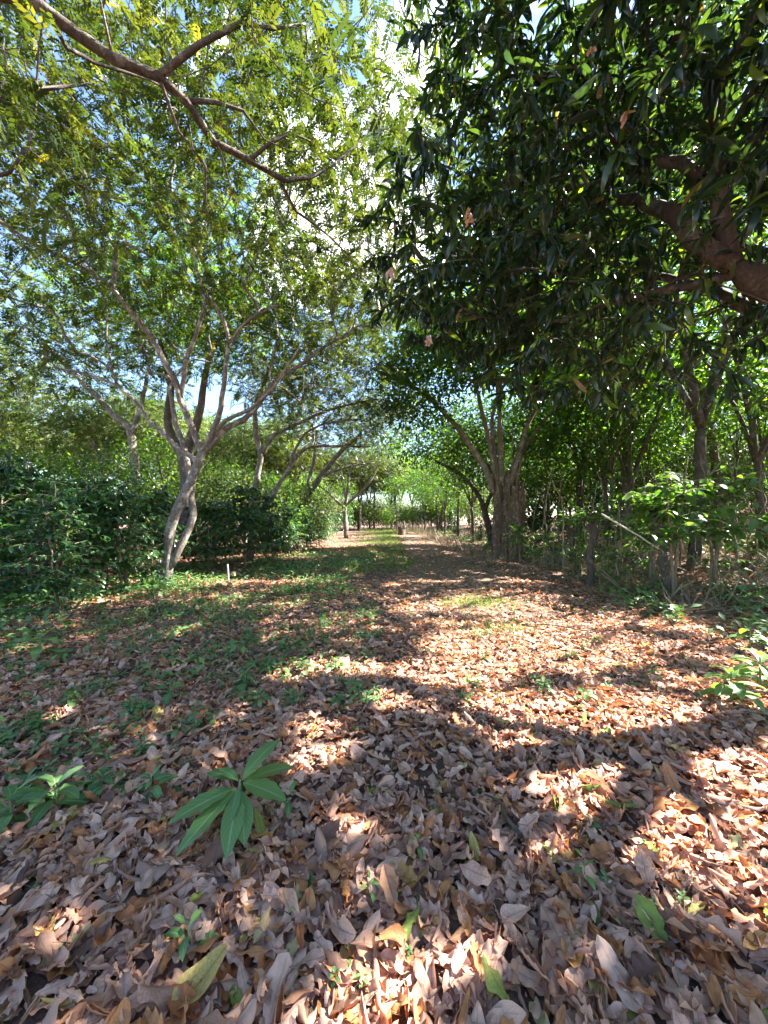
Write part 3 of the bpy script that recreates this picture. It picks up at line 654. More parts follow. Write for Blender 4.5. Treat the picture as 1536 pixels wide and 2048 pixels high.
Mx = scaled(frames(d, ups(m, .3), rng.normal(size=m) * .4), np.clip(rng.lognormal(math.log(.185), .22, m), .08, .27))
w = rng.integers(0, 4, m); tt = U(0, .96, m); tt = np.where(rng.random(m) < .006, 1., tt)
for q in range(4): Lf.add(MT[q], Mx[w == q], P[w == q], tt[w == q])
o = Lf.obj('crown', M['mango'], mango); place_local(o, base)
if __import__('os').environ.get('DBG'):
    g = P[:, :2] - SUN[None, :2] * (P[:, 2:3] / SUN[2])
    for (px, py) in [(100, 1750), (60, 1885), (200, 1900), (400, 1900), (880, 1950), (1000, 1800), (600, 1500), (300, 1500), (100, 1500), (1300, 1900)]:
        x, y = gnd(px, py); print(px, py, round(x, 2), round(y, 2), int(np.sum((np.abs(g[:, 0] - x) < .15) & (np.abs(g[:, 1] - y) < .15))))
print('mango', m, time.time() - T0)
# dry leaves caught in the mango's twigs
def hang_leaf(px, py, Y, L_, label, t):
    o = empty('dry_leaf', at(px, py, Y), label, 'leaf', None)
    for q in range(3):
        v, f, uv = big[int(rng.integers(0, len(big)))]
        l = link(bpy.data.objects.new('leaf_blade', mesh_np('leaf_blade', v * L_, f.reshape(-1), np.full(len(f), 4), M['litter'], np.full(len(v), t + U(-.03, .03)), uv[f.reshape(-1)])), o)
        l.rotation_euler = (R(-90) + rng.normal() * .3, rng.normal() * .3, U(0, 6))
hang_leaf(935, 418, 2.45, .10, 'bunch of orange brown dry leaves caught in the outer mango twigs', .80)
hang_leaf(1252, 222, 2.3, .09, 'brown dry leaf hanging high among the dark mango leaves', .68)
hang_leaf(783, 535, 2.9, .12, 'pinkish dry leaf hanging at the left tip of the mango branch', .55)
hang_leaf(858, 672, 3.6, .10, 'dry leaf dangling under the lowest mango twigs near the path opening', .5)
hang_leaf(1180, 100, 2.3, .07, 'small reddish dry leaf at the top of the mango foliage', .85)

# ------------------------------------------------------------------ pollarded tree with shredded trunk on the right of the path
bx, by = gnd(1017, 1116); base = (bx, by, h1(bx, by))
poll = empty('pollarded_tree', base, 'thick pollarded tree with shredded fibrous trunk beside the path, tall bare limbs', 'tree')
T = Tubes()
for (dx, dy, r0, r1, top, lean) in [(-.36, 0, .20, .17, 3.2, -.10), (-.16, -.18, .15, .13, 2.6, -.04), (.02, .1, .22, .18, 3.5, 0), (.12, -.26, .16, .13, 2.9, .02), (.34, -.05, .20, .15, 3.0, .06), (.24, -.30, .12, .09, 2.0, .0), (.52, -.02, .14, .10, 2.1, .06), (-.04, -.34, .11, .08, 1.5, .0), (.42, -.26, .12, .07, 1.3, .05), (-.46, -.12, .10, .06, 1.2, .0)]:
    P = smooth_line([(dx * 1.25, dy, -.15), (dx * 1.05, dy, .4), (dx + lean * .3, dy, top * .4), (dx * .9 + lean * .7, dy, top * .75), (dx * .9 + lean, dy, top)], .16, .025)
    u = np.linspace(0, 1, len(P)); T.add(P, (r0 + (r1 - r0) * u) * (1 + .3 * np.exp(-u * 9) + .22 * np.exp(-((u - .72) / .14) ** 2)) * (1 - .7 * np.clip((u - .78) / .22, 0, 1) ** 1.5), 18, .11)
tr_o = T.obj('trunk', M['shred'], poll)
T = Tubes()
for q in range(300):
    a = U(0, 2 * np.pi); r = U(.42, .70); z = U(.6, 3.2); ln = U(.4, 1.5)
    P = [(r * math.cos(a) * .95, r * math.sin(a) * .7, z)]
    for j in range(4):
        p = P[-1]; P.append((p[0] * 1.01 + rng.normal() * .03, p[1] * 1.01 + rng.normal() * .03, max(p[2] - ln / 4, .0)))
    T.add(smooth_line(P, .2), np.linspace(1, .3, len(smooth_line(P, .2))) * U(.006, .034), 4, .25, False)
T.obj('bark_strips', M['shred'], poll)
S = Skel()
def rel(P): return [tuple(np.array(p) - np.array(base)) for p in P]
dY = by
S.limb(rel(pl([(987, 985, dY), (975, 945, dY), (940, 890, dY), (900, 840, dY - .3), (850, 790, dY - .6), (800, 762, dY - .9), (740, 735, dY - 1.2)])), .13, .045, None, .35)
S.limb(rel(pl([(992, 960, dY), (975, 870, dY), (952, 770, dY - .2), (942, 700, dY - .3), (935, 640, dY - .4)])), .10, .04, None, .4)
S.limb(rel(pl([(1003, 970, dY), (1000, 860, dY), (992, 760, dY), (975, 690, dY), (965, 610, dY)])), .12, .045, None, .4)
S.limb(rel(pl([(1022, 970, dY), (1050, 865, dY), (1082, 800, dY), (1120, 745, dY), (1150, 690, dY)])), .12, .04, None, .35)
S.limb(rel(pl([(1028, 960, dY), (1048, 900, dY + .2), (1090, 840, dY + .3), (1140, 800, dY + .5)])), .10, .04, None, .4)
S.limb(rel(pl([(995, 960, dY), (985, 840, dY + .4), (1010, 740, dY + .6)])), .10, .04, None, .4)
for q in range(9):
    a = U(0, 6.28); r_ = U(.1, .45); z0 = U(1.6, 3.0); ln = U(.8, 2.6); S.limb([(r_ * math.cos(a), r_ * math.sin(a) - .1, z0), (1.25 * r_ * math.cos(a), 1.25 * r_ * math.sin(a) - .1, z0 + ln * .5), (r_ * 1.9 * math.cos(a), r_ * 1.9 * math.sin(a), z0 + ln)], U(.025, .06), .015, None, .6)
A = spaced(in_ellipsoids([(-.5, -.5, 8.8, 3.6, 3.0, 1.5), (-3.0, -1.0, 7.4, 2.2, 2, 1.1), (2.6, .3, 8.0, 2.8, 2.4, 1.4), (-3.9, -1.2, 5.6, 1.2, 1.4, .8), (1.6, 1.2, 5.6, 1.8, 1, 1.3), (-1.4, 1.6, 5.2, 1.6, 1, 1.0), (1.3, -.3, 4.6, .7, .6, .5)], 1400, .2), .5)
S.grow(A, .35); S.tubes(.006, 2.5, .05, .06).obj('limbs', M['tan_bark'], poll)
BROAD = leaf_tpl(3, 2, .24, .95, .8, .2, .5)
P, od = clumps(A, 85, .36, .7); k = sun_keep(P + np.array(base)); P, od = P[k], od[k]; m = len(P)
Lf = Leafs(); Lf.add(BROAD, scaled(frames(leaf_dirs(od, .8, .3), ups(m, .4)), rng.lognormal(math.log(.16), .25, m)), P, U(0, 1, m))
Lf.obj('crown', M['dark_leaf'], poll, uv=False)

lh = [([(6.0, 20.5, 0), (5.7, 20.4, 1.4), (5.2, 20.2, 2.8), (4.2, 20, 3.9), (2.8, 19.6, 4.6)], .20, .07, None, .4), ([(5.5, 20.3, 2), (6.2, 20.5, 3.6), (6.6, 20.4, 5.2)], .13, .06)]
shade_tree('dark_tree', 'dark tree arching low over the path from the right with deep green foliage', lh, [(3.0, 19.5, 5.6, 2.4, 2.6, 1.3), (5.2, 20, 6.8, 2.8, 2.6, 1.6), (1.6, 19, 5.2, 1.3, 2.0, .9), (4.6, 19, 4.2, 1.8, 1.8, .9)], 700, .55, (60, .36, .6, .17, leaf_tpl(2, 2, .26, 1, .8, .2, .5)), bark='dark_bark', mat='dark_leaf', tier=0)
# ------------------------------------------------------------------ background trees: kinds, then copies
def kind_tree(name, height, spread, flat, n_attr, dmin, leafn, leafs, mat, bark, seed, tplx, lean=0., layers=1, trunk_r=.14, clear=.45):
    global rng
    keep = rng; rng = np.random.default_rng(seed)
    S = Skel(); b = (0, 0, 0)
    S.limb([(0, 0, -.3), (.1, 0, height * clear * .5), (lean * .5, .1, height * clear)], trunk_r, trunk_r * .75, None, 2)
    for q in range(5):
        a = q * 1.257 + rng.uniform(-.4, .4); r = spread * rng.uniform(.4, .75)
        S.limb([(lean * .5, .1, height * clear), (lean * .6 + .35 * r * math.cos(a), .35 * r * math.sin(a), height * (clear + .2)), (lean + r * math.cos(a), r * math.sin(a), height * rng.uniform(.72, .85))], trunk_r * .55, trunk_r * .2)
    E = []
    for q in range(7):
        a = rng.uniform(0, 6.28); r = spread * rng.uniform(0, .6); z = height * rng.uniform(.62, .92) if flat < .8 else height * rng.uniform(.42, .85)
        E.append((lean + r * math.cos(a), r * math.sin(a), z, spread * rng.uniform(.35, .6), spread * rng.uniform(.35, .6), spread * rng.uniform(.22, .34) * flat))
    A = spaced(in_ellipsoids(E, n_attr, .3), dmin); S.grow(A, .3, .4)
    trunk = S.tubes(.009, 2.5, trunk_r * .5, .05, bigsides=8).mesh('trunk', M[bark])
    P, od = clumps(A, leafn, dmin * .62, .5 if flat < .8 else .8); m = len(P)
    Mx = scaled(frames(leaf_dirs(od, .8, .25), ups(m, .4)), rng.lognormal(math.log(leafs), .25, m)); t = rng.uniform(0, 1, m)
    rng = keep; return dict(name=name, trunk=trunk, P=P, Mx=Mx, t=t, tpl=tplx, mat=M[mat], crown=None)
DIA = merge_tpl([leaf_tpl(2, 2, .26, 1, .8, .2, .5)])
KIND = {'umbrella': kind_tree('umbrella_tree', 8.5, 5.2, .5, 420, .75, 44, .34, 'far_leaf', 'pale_bark', 21, PIN_FAR, .6),
        'umbrella2': kind_tree('umbrella_tree', 9.5, 5.6, .5, 420, .75, 44, .34, 'pinnate', 'pale_bark', 22, PIN_FAR, -.5),
        'dense': kind_tree('broadleaf_tree', 9.0, 3.8, 1.0, 420, .7, 46, .19, 'dark_leaf', 'dark_bark', 23, DIA, .2, clear=.3),
        'dense2': kind_tree('broadleaf_tree', 11, 4.2, 1.1, 460, .75, 46, .2, 'dark_leaf', 'dark_bark', 24, DIA, -.3, clear=.35),
        'bright': kind_tree('broadleaf_tree', 10, 4.0, 1.1, 440, .72, 44, .2, 'sun_leaf', 'dark_bark', 29, DIA, .2, clear=.3),
        'light': kind_tree('broadleaf_tree', 7.0, 3.0, 1.0, 300, .65, 40, .18, 'far_leaf', 'brown_bark', 25, DIA, .2, clear=.25),
        'thicket': kind_tree('thicket_shrub', 4.6, 2.6, 1.5, 260, .55, 46, .17, 'dark_leaf', 'dark_bark', 27, DIA, 0, trunk_r=.07, clear=.12),
        'thicket2': kind_tree('thicket_shrub', 4.0, 2.8, 1.5, 260, .55, 46, .17, 'far_leaf', 'dark_bark', 28, DIA, 0, trunk_r=.07, clear=.12),
        'bright_shrub': kind_tree('thicket_shrub', 4.2, 2.4, 1.5, 240, .55, 46, .17, 'sun_leaf', 'dark_bark', 30, DIA, 0, trunk_r=.07, clear=.12),
        'slender': kind_tree('slender_tree', 8.0, 1.7, 1.3, 130, .55, 34, .17, 'dark_leaf', 'dark_bark', 26, DIA, .15, trunk_r=.06, clear=.5)}
def put_tree(kind, x, y, s, rz, label, group):
    K = KIND[kind]; o = empty(K['name'], (x, y, h1(x, y)), label, 'tree', group, rz); o.scale = (s, s, s)
    link(bpy.data.objects.new('trunk', K['trunk']), o)
    if -3 < x < 26 and y < 30:                      # near enough to throw its dapples on the track: its own crown with its own gaps
        c, q = math.cos(rz) * s, math.sin(rz) * s; P = K['P']
        W = np.stack([c * P[:, 0] - q * P[:, 1] + x, q * P[:, 0] + c * P[:, 1] + y, s * P[:, 2] + h1(x, y)], 1)
        k = sun_keep(W); Lf = Leafs(); Lf.add(K['tpl'], K['Mx'][k], P[k], K['t'][k]); me = Lf.mesh('crown', K['mat'], uv=False)
    else:
        if K['crown'] is None:
            Lf = Leafs(); Lf.add(K['tpl'], K['Mx'], K['P'], K['t']); K['crown'] = Lf.mesh('crown', K['mat'], uv=False)
        me = K['crown']
    link(bpy.data.objects.new('crown', me), o); return o
# left, beyond the hedge
for q, (k, x, y, s) in enumerate([('umbrella', -13, 17, 1.0), ('umbrella2', -19, 15, 1.0), ('umbrella', -9, 24, 1.05), ('umbrella2', -16, 28, 1.1), ('umbrella', -24, 24, 1.1), ('umbrella2', -6.5, 28, .95), ('umbrella', -30, 36, 1.2),
                                  ('umbrella2', -20, 40, 1.2), ('umbrella', -11, 38, 1.1), ('umbrella2', -8, 47, 1.1), ('umbrella', -14, 55, 1.2), ('umbrella2', -27, 50, 1.2)]):
    put_tree(k, x, y, s, U(0, 6.28), 'pale trunked umbrella shaped tree in the plantation beyond the left hedge', 'umbrella trees beyond the left hedge')
for q, (k, x, y, s) in enumerate([('light', -12, 20, .8), ('dense', -17, 34, .9), ('light', -8.5, 18.5, .75), ('light', -22, 19, .9), ('dense2', -33, 30, 1), ('light', -6, 36, .8), ('dense', -5.5, 44, .75), ('dense', -9, 15.5, .62)]):
    put_tree(k, x, y, s, U(0, 6.28), 'leafy dark broadleaf tree filling the back of the left plantation', 'broadleaf trees behind the left hedge')
# right, the row along the path and the thicket behind it
for q, (k, x, y, s) in enumerate([('dense', 6.4, 19, .75), ('dense', 5.7, 23.5, .85), ('dense2', 5.6, 28, .85), ('dense', 5.4, 33, .9), ('dense2', 5.6, 39, .95), ('dense', 5.0, 45, 1)]):
    put_tree(k, x, y, s, U(0, 6.28), 'dense dark green tree lining the right edge of the path', 'trees along the right edge of the path')
for q, (k, x, y, s) in enumerate([('dense', 10, 17, .9), ('dense2', 12.5, 14.5, .85), ('dense', 15, 19, 1), ('dense2', 11, 23, 1), ('dense', 17, 25, 1.1), ('dense2', 21, 20, 1), ('dense', 24, 28, 1.1), ('dense2', 12, 32, 1), ('dense', 19, 35, 1.1),
                                  ('dense2', 28, 36, 1.2), ('dense', 13, 43, 1.1), ('dense2', 22, 46, 1.2), ('dense', 17.5, 14.5, .85), ('dense2', 23, 15.5, .9)]):
    put_tree(k, x, y, s, U(0, 6.28), 'tall dark forest tree in the thicket on the right hand slope', 'forest trees on the right slope')
for q, (x, y, s) in enumerate([(7.6, 12.2, .7), (9.5, 13.4, .75), (8.3, 15.5, .8), (11.8, 11.6, .7), (13.8, 12.6, .75), (9.9, 10.4, .62), (14.8, 16.2, .9), (7.4, 16.8, .8), (11.0, 19, .9), (17.5, 17.2, .9)]):
    put_tree('slender', x, y, s, U(0, 6.28), 'thin stemmed young forest tree in the right thicket', 'young thin trees in the right thicket')
for q, (k, x, y, s) in enumerate([('bright', 8.1, 9.7, 1.2), ('bright', 8.7, 13.6, 1.15), ('dense2', 10.4, 8.0, 1.05), ('dense2', 11.2, 12.6, 1.15), ('bright', 9.4, 17.5, 1.1), ('dense2', 9.8, 22, 1.2), ('bright', 10.5, 6.5, .7), ('bright', 14.5, 8.0, .8), ('dense2', 9.0, 2.2, .65), ('dense', 13, 3.5, .75), ('bright', 13.5, 11, .8), ('bright', 9.8, 9.6, .8), ('bright', 8.6, 12.8, .72), ('bright', 11.6, 8.6, .85), ('dense2', 9.0, 15.0, .75), ('dense2', 8.6, -1.5, .65), ('dense', 11, -1, .75)]):  # several are added for the shade they cast, some out of frame
    put_tree(k, x, y, s, U(0, 6.28), 'broad forest tree standing behind the mango tree on the right', 'forest trees behind the mango tree')
for q, (x, y, s) in enumerate([(-8.6, 12.4, .72), (-6.4, 15.5, .85), (-12.4, 12.6, .8), (-10.4, 10, .68), (-5.6, 17, .8), (-9.2, 16.8, .9), (-13.5, 15, .9), (-4.9, 20.5, .85), (-16, 13.5, .9)]):
    put_tree(('thicket', 'thicket2')[q % 2], x, y, s, U(0, 6.28), 'tall irregular shrub standing up out of the left hedge', 'tall shrubs in the left hedge')
for q in range(34):
    x = U(-34, -7.5); y = U(15.5, 55); put_tree(('thicket', 'thicket2')[q % 3 == 0], x, y, U(.7, 1.0) * (1 + y / 120), U(0, 6.28), 'dense shrub filling the plantation far behind the left hedge', 'shrubs behind the left hedge')
for q in range(40):
    y = U(17, 60); x = U(max(7.2, 5 + .06 * y), 10 + .65 * y); put_tree(('thicket', 'thicket', 'thicket2')[q % 3], x, y, U(.7, 1.05) * (1 + y / 120), U(0, 6.28), 'dense shrub closing the shade between the trunks on the right slope', 'shrubs between the trees on the right slope')
for q in range(22):
    y = U(13, 30); x = y * U(.62, 1.15); put_tree(('thicket', 'thicket', 'thicket2')[q % 3], x, y, U(.8, 1.1), U(0, 6.28), 'dense shrub closing the shade between the trunks on the right slope', 'shrubs between the trees on the right slope')
for q, (k, x, y, s) in enumerate([('dense2', 2, 66, 1.7), ('light', 9, 60, 1.9), ('dense2', -5, 74, 1.8), ('light', -11, 62, 1.9), ('dense', 14, 70, 2), ('umbrella', -1.5, 58, 1.5), ('dense2', -18, 66, 1.8), ('dense', 22, 62, 2)]):
    put_tree(k, x, y, s, U(0, 6.28), 'tall tree rising behind the far end of the track', 'tall trees at the far end of the track')
for q in range(26):
    x = -9 + q * .72; y = 52 + 7 * (q * .618 % 1) + (abs(x - 3.5) < 2) * 9; put_tree(('thicket2', 'bright_shrub')[q % 2], x, y, U(.6, 1.15), U(0, 6.28), 'yellow green sunlit shrub at the end of the track', 'sunlit shrubs at the end of the track')
for q, (k, x, y, s) in enumerate([('bright', 1.2, 62, 1.35), ('bright', 5.2, 68, 1.4), ('umbrella2', -3.2, 50, 1.1), ('bright', 7.4, 52, 1.0), ('bright', -2.6, 66, 1.4), ('dense', 6.4, 41, 1.0), ('bright', 3.2, 76, 1.6)]):
    put_tree(k, x, y, s, U(0, 6.28), 'bright leafy tree meeting over the far end of the track', 'bright trees at the far end of the track')
for q in range(16):
    x = -14 + q * 2.0; y = 62 + 6 * math.sin(q * 2.1) + abs(x - 3) * .4; put_tree(('thicket2', 'thicket2', 'thicket')[q % 3], x + (1.8 if abs(x - 3.5) < 1.5 else 0), y, U(.7, 1.1), U(0, 6.28), 'sunlit shrub closing the far end of the track', 'shrubs at the far end of the track')
# closing the end of the path
for q, (k, x, y, s) in enumerate([('light', -4, 58, .9), ('light', 3.5, 74, 1), ('dense', 8, 62, 1), ('light', -1, 80, 1.1), ('dense2', 12, 78, 1.2), ('umbrella2', -6, 68, 1.1), ('light', 6.5, 84, 1.1), ('dense', -12, 80, 1.2), ('dense2', 1, 96, 1.3), ('dense', 22, 70, 1.3), ('dense2', -24, 72, 1.3), ('dense', -40, 60, 1.3), ('dense2', 38, 56, 1.3)]):
    put_tree(k, x, y, s, U(0, 6.28), 'distant tree closing the view at the far end of the track', 'trees at the far end of the track')
print('trees', time.time() - T0)

# ------------------------------------------------------------------ coffee bushes
def coffee_bush(name, hgt, rad, mat, seed, nlat, leaf=.13, low=.25, stems=2, dense=7):
    r = np.random.default_rng(seed); T = Tubes(); Pp = []; Dd = []
    for sct in range(stems):
        a = r.uniform(0, 6.28); lean = r.uniform(.05, .25) * hgt * .5
        Q = smooth_line([(0, 0, -.05), (.3 * lean * math.cos(a), .3 * lean * math.sin(a), hgt * .4), (lean * math.cos(a), lean * math.sin(a), hgt * r.uniform(.85, 1.0))], .15, .01)
        T.add(Q, np.linspace(.026, .006, len(Q)), 6)
        for q in range(nlat):
            u = r.uniform(low, 1); p = Q[int(u * (len(Q) - 1))]; b = r.uniform(0, 6.28); ln = rad * r.uniform(.6, 1.1) * (1.15 - .7 * u)
            e = p + np.array([ln * math.cos(b), ln * math.sin(b), ln * r.uniform(-.25, .45)])
            W = smooth_line([p, (p + e) / 2 + np.array([0, 0, .12 * ln]), e], .12); T.add(W, np.linspace(.007, .003, len(W)), 4, 0, False)
            ax = (e - p) / np.linalg.norm(e - p); sd = np.cross(ax, (0, 0, 1)); sd /= max(np.linalg.norm(sd), 1e-6)
            for j in range(dense):
                pt = W[int((.2 + .8 * j / (dense - 1)) * (len(W) - 1))]
                for sg in (-1, 1): Pp.append(pt); Dd.append(sd * sg + ax * r.uniform(.3, .8) + np.array([0, 0, r.uniform(-.6, .15)]) + r.normal(size=3) * .25)
    root = bpy.data.objects.new(name, None); C.objects.link(root)
    T.obj('stem', M['tan_bark'], root)
    Pp = np.array(Pp); Dd = np.array(Dd); m = len(Pp); Lf = Leafs()
    Mx = scaled(frames(Dd, ups(m, .3)), r.lognormal(math.log(leaf), .22, m)); w = r.integers(0, 3, m); t = r.uniform(0, .99, m)
    for q in range(3): Lf.add(CT[q], Mx[w == q], Pp[w == q], t[w == q])
    Lf.obj('foliage', M[mat], root); return root
CT = [leaf_tpl(4, 2, .2, 1., .75, .3, .7, 0, .15, 3, ph=q) for q in range(3)]
BUSH = [coffee_bush('coffee_bush', 2.3, 1.0, 'coffee', 31, 28, .165), coffee_bush('coffee_bush', 2.0, 1.1, 'coffee', 32, 28, .155), coffee_bush('coffee_bush', 2.5, .9, 'coffee', 33, 28, stems=3), coffee_bush('coffee_bush', 1.6, .9, 'coffee', 34, 22, low=.05)]
YOUNG = [coffee_bush('young_bush', 2.2, .8, 'young', 41, 14, .15, .45, 2, 5), coffee_bush('young_bush', 1.7, .8, 'young', 42, 14, .14, .3, 2, 5), coffee_bush('young_bush', 1.1, .6, 'young', 43, 14, .13, .1, 2, 5)]
ub = set()
def put_bush(lst, k, x, y, s, label, group, name=None):
    src = lst[k]; o = src if src.name not in ub else copy_tree(src); ub.add(o.name)
    if o is not src: pass
    o.location = (x, y, h1(x, y) - .02); o.rotation_euler = (0, 0, U(0, 6.28)); o.scale = (s, s, s * U(.92, 1.08)); tag(o, label, 'bush', group); return o
for (x, y, s) in [(-5.5, 7.75, .85), (-5.25, 5.95, .85), (-6.3, 5.6, .8), (-5.9, 6.9, .9), (-6.6, 6.3, .95), (-7.6, 7.2, 1.05), (-6.2, 7.6, .95), (-8.7, 8.3, 1.1), (-7.0, 8.8, 1.05), (-5.9, 9.3, .95), (-9.6, 9.6, 1.1), (-7.9, 10.2, 1.1), (-5.0, 10.6, .95), (-6.6, 11.2, 1.0), (-4.3, 11.4, .9), (-9.0, 11.8, 1.1),
                  (-5.3, 12.4, 1.0), (-10.8, 11.5, 1.1), (-8.9, 6.5, 1.1), (-10.6, 8.4, 1.15), (-12.5, 10, 1.2), (-3.8, 12.6, .85), (-4.4, 13.8, 1.), (-6.5, 13.5, 1.1), (-11, 13.4, 1.2), (-8, 13.6, 1.1)]:
    put_bush(BUSH, int(rng.integers(0, 4)), x, y, s * (U(.8, 1.3) if y > 7.3 else 1), 'dark glossy coffee bush in the hedge on the left', 'coffee bushes of the left hedge')
for (x, y, s) in [(-3.9, 15.2, .95), (-4.2, 16.6, 1.0), (-3.7, 17.8, .95), (-4.4, 19.2, 1.05), (-3.6, 20.6, .9), (-4.4, 22.2, 1.1), (-3.9, 24.4, 1.0), (-5.4, 17.4, 1.15), (-5.6, 20.6, 1.2), (-5.2, 25.5, 1.2), (-4.7, 29, 1.2), (-5.4, 33, 1.3), (-4.6, 36, 1.3), (-4.2, 40, 1.4), (-6.5, 23, 1.4), (-6.6, 29, 1.4)]:
    put_bush(BUSH, int(rng.integers(0, 4)), x, y, s, 'sunlit coffee bush far along the grassy left edge of the path', 'far coffee bushes left of the path')
# right: young shoots and shrubs in the thicket
for (x, y, s) in [(6.4, 12.4, .9), (9.1, 8.8, 1.1), (8.8, 11.2, 1.2), (10.6, 9.6, 1.1), (7.2, 11, .9), (6.2, 14, .9), (12, 11, 1.2), (5.9, 16.8, .8), (9.6, 7.2, 1), (14, 13.4, 1.3), (8.6, 14, 1.2), (5.0, 8.0, .6), (5.2, 11.6, .6), (5.4, 13.2, .7), (4.7, 9.3, .6), (5.3, 10, .7), (4.7, 12.8, .8), (5.6, 14.8, 1.0), (6.2, 8.6, .9), (7.2, 8.0, 1.0), (8.2, 7.3, 1.0), (6.9, 9.6, 1.1), (5.4, 6.9, 1.30), (6.5, 7.3, 1.45), (5.8, 8.0, 1.4)]:
    put_bush(YOUNG, 0 if s > 1.25 else int(rng.integers(0, 3)), x, y, s, 'bright green young shrub in the undergrowth on the right', 'young shrubs on the right')
for (x, y, s) in [(6.0, 19.5, .9), (5.8, 22, .9), (6.2, 26, 1), (6, 31, 1), (6.6, 37, 1.1), (7.4, 18, 1.1), (8.4, 21, 1.2), (8.2, 26, 1.2), (9.2, 16, 1.1), (11.6, 16, 1.2), (13, 18, 1.2), (10, 20, 1.2)]:
    put_bush(BUSH, int(rng.integers(0, 4)), x, y, s, 'dark leafy shrub filling the shade under the right hand trees', 'dark shrubs under the right trees')
print('bushes', time.time() - T0)

# ------------------------------------------------------------------ pruned coffee trees and posts on the right
def knob_tree(px, py, top, label, pts, r, shoots, mat='young', leaf=.15):
    x, y = gnd(px, py); b = (x, y, h1(x, y)); root = empty('pruned_tree', b, label, 'tree')
    T = Tubes(); Q = smooth_line([(p[0], p[1], p[2]) for p in pts], .1, .008); u = np.linspace(0, 1, len(Q))
    T.add(Q, r * (1.1 - .4 * u + .7 * np.exp(-((u - .90) / .07) ** 2) + .35 * np.exp(-u * 12) + .25 * np.exp(-((u - .45) / .08) ** 2)) * (1 - .6 * np.clip((u - .92) / .08, 0, 1)), 12, .16)
    for q in range(6):
        a = q + U(0, 1); k = Q[int(U(.75, .95) * len(Q))]; e = k + np.array([math.cos(a) * U(1.2, 2.2) * r, math.sin(a) * U(1.2, 2.2) * r, U(.2, 1.6) * r]); T.add([k, (k + e) / 2, e], [r * .5, r * .55, r * .3], 8, .15)
    S = []; tp = Q[-1]; Pp = []; Dd = []
    for q in range(shoots):
        a = U(0, 6.28); e = tp + np.array([math.cos(a) * U(.2, .7), math.sin(a) * U(.2, .6), U(.05, .55)])
        W = smooth_line([tp, (tp + e) / 2 + np.array([0, 0, .06]), e], .08); T.add(W, np.linspace(.011, .004, len(W)), 5, 0, False)
        for j in range(14):
            Pp.append(W[int((.25 + .75 * j / 13) * (len(W) - 1))]); dd = rand_dirs(1, -.4, .5)[0]; Dd.append(dd + (e - tp) * .6)
    T.obj('trunk', M['dark_bark'], root)
    Lf = Leafs(); m = len(Pp); Lf.add(CT[0], scaled(frames(np.array(Dd), ups(m, .3)), rng.lognormal(math.log(leaf), .2, m)), np.array(Pp), U(.2, 1, m))
    Lf.obj('foliage', M[mat], root); return root
knob_tree(1338, 1195, 1, 'pruned coffee tree with knobbly head and bright fresh shoots near the leaning pole', [(0, 0, -.05), (-.03, 0, .3), (-.10, .03, .7), (-.10, .05, 1.1), (-.28, .05, 1.62)], .062, 26)
knob_tree(1178, 1172, 1, 'gnarled pruned coffee stump left of the leaning pole with few shoots', [(0, 0, -.05), (.05, 0, .4), (.04, .05, .8), (.13, .05, 1.1), (.10, .05, 1.5)], .075, 10)
knob_tree(1150, 1150, 1, 'thick bent stump with a sawn crown at the edge of the undergrowth', [(0, 0, -.05), (.04, 0, .4), (-.05, .05, .8), (-.04, .05, 1.05), (-.2, 0, 1.3)], .07, 8)
def pole(name, P, r, mat, label, cat, group=None, jit=.006, tip=None):
    b = P[0]; o = empty(name, b, label, cat, group); T = Tubes(); Q = smooth_line([tuple(np.array(p) - np.array(b)) for p in P], .15, jit)
    T.add(Q, np.linspace(r[0], r[1], len(Q)), 8, .04)
    T.obj('shaft', M[mat], o)
    if tip:
        T = Tubes(); T.add([Q[-1] - np.array([0, 0, .07]), Q[-1] + np.array([0, 0, .004])], r[1] * 1.12, 8); T.obj('painted_tip', M['red_paint'], o)
    return o
def gp(px, py, dz=-.03):
    x, y = gnd(px, py); return (x, y, h1(x, y) + dz)
def up_(b, dx, dy, z): return (b[0] + dx, b[1] + dy, b[2] + z)
b = gp(457, 1172); pole('wooden_stake', [b, up_(b, -.005, 0, .26), up_(b, -.02, 0, .52)], (.019, .018), 'white_wood', 'taller plain pale wooden stake standing in the green weeds', 'stake')
b = gp(375, 1176); pole('wooden_stake', [b, up_(b, .005, 0, .16), up_(b, .025, 0, .32)], (.019, .018), 'cut_wood', 'shorter wooden stake with a red tip beside the forked tree', 'stake', tip=True)
b = at(1203, 1028, 6.9); e = at(1318, 1098, 6.6); pole('leaning_pole', [e, tuple((np.array(b) + np.array(e)) / 2 + np.array([0, 0, .01])), b], (.011, .017), 'white_wood', 'pale straight pole leaning diagonally among the pruned coffee trees', 'pole')
thin = [(1240, 1180, [(0, 0), (-.06, .6), (.02, 1.3), (-.05, 1.9)], .022), (1255, 1130, [(0, 0), (.0, .8), (-.06, 1.6)], .018), (1412, 1120, [(0, 0), (-.02, 1.1), (0.0, 2.2), (.05, 3.4)], .024), (1180, 1120, [(0, 0), (.1, 1), (.05, 2.2)], .02),
        (1285, 1150, [(0, 0), (-.1, .7), (.05, 1.3)], .016), (1090, 1125, [(0, 0), (.05, 1), (-.1, 2.4)], .03), (1060, 1115, [(0, 0), (.1, 1.2), (.3, 2.8)], .03), (1120, 1110, [(0, 0), (-.1, 1.5), (.1, 3.2)], .04), (1470, 1150, [(0, 0), (.03, .7), (0, 1.2)], .02), (1500, 1110, [(0, 0), (.1, 1.2), (.3, 2.6)], .03)]
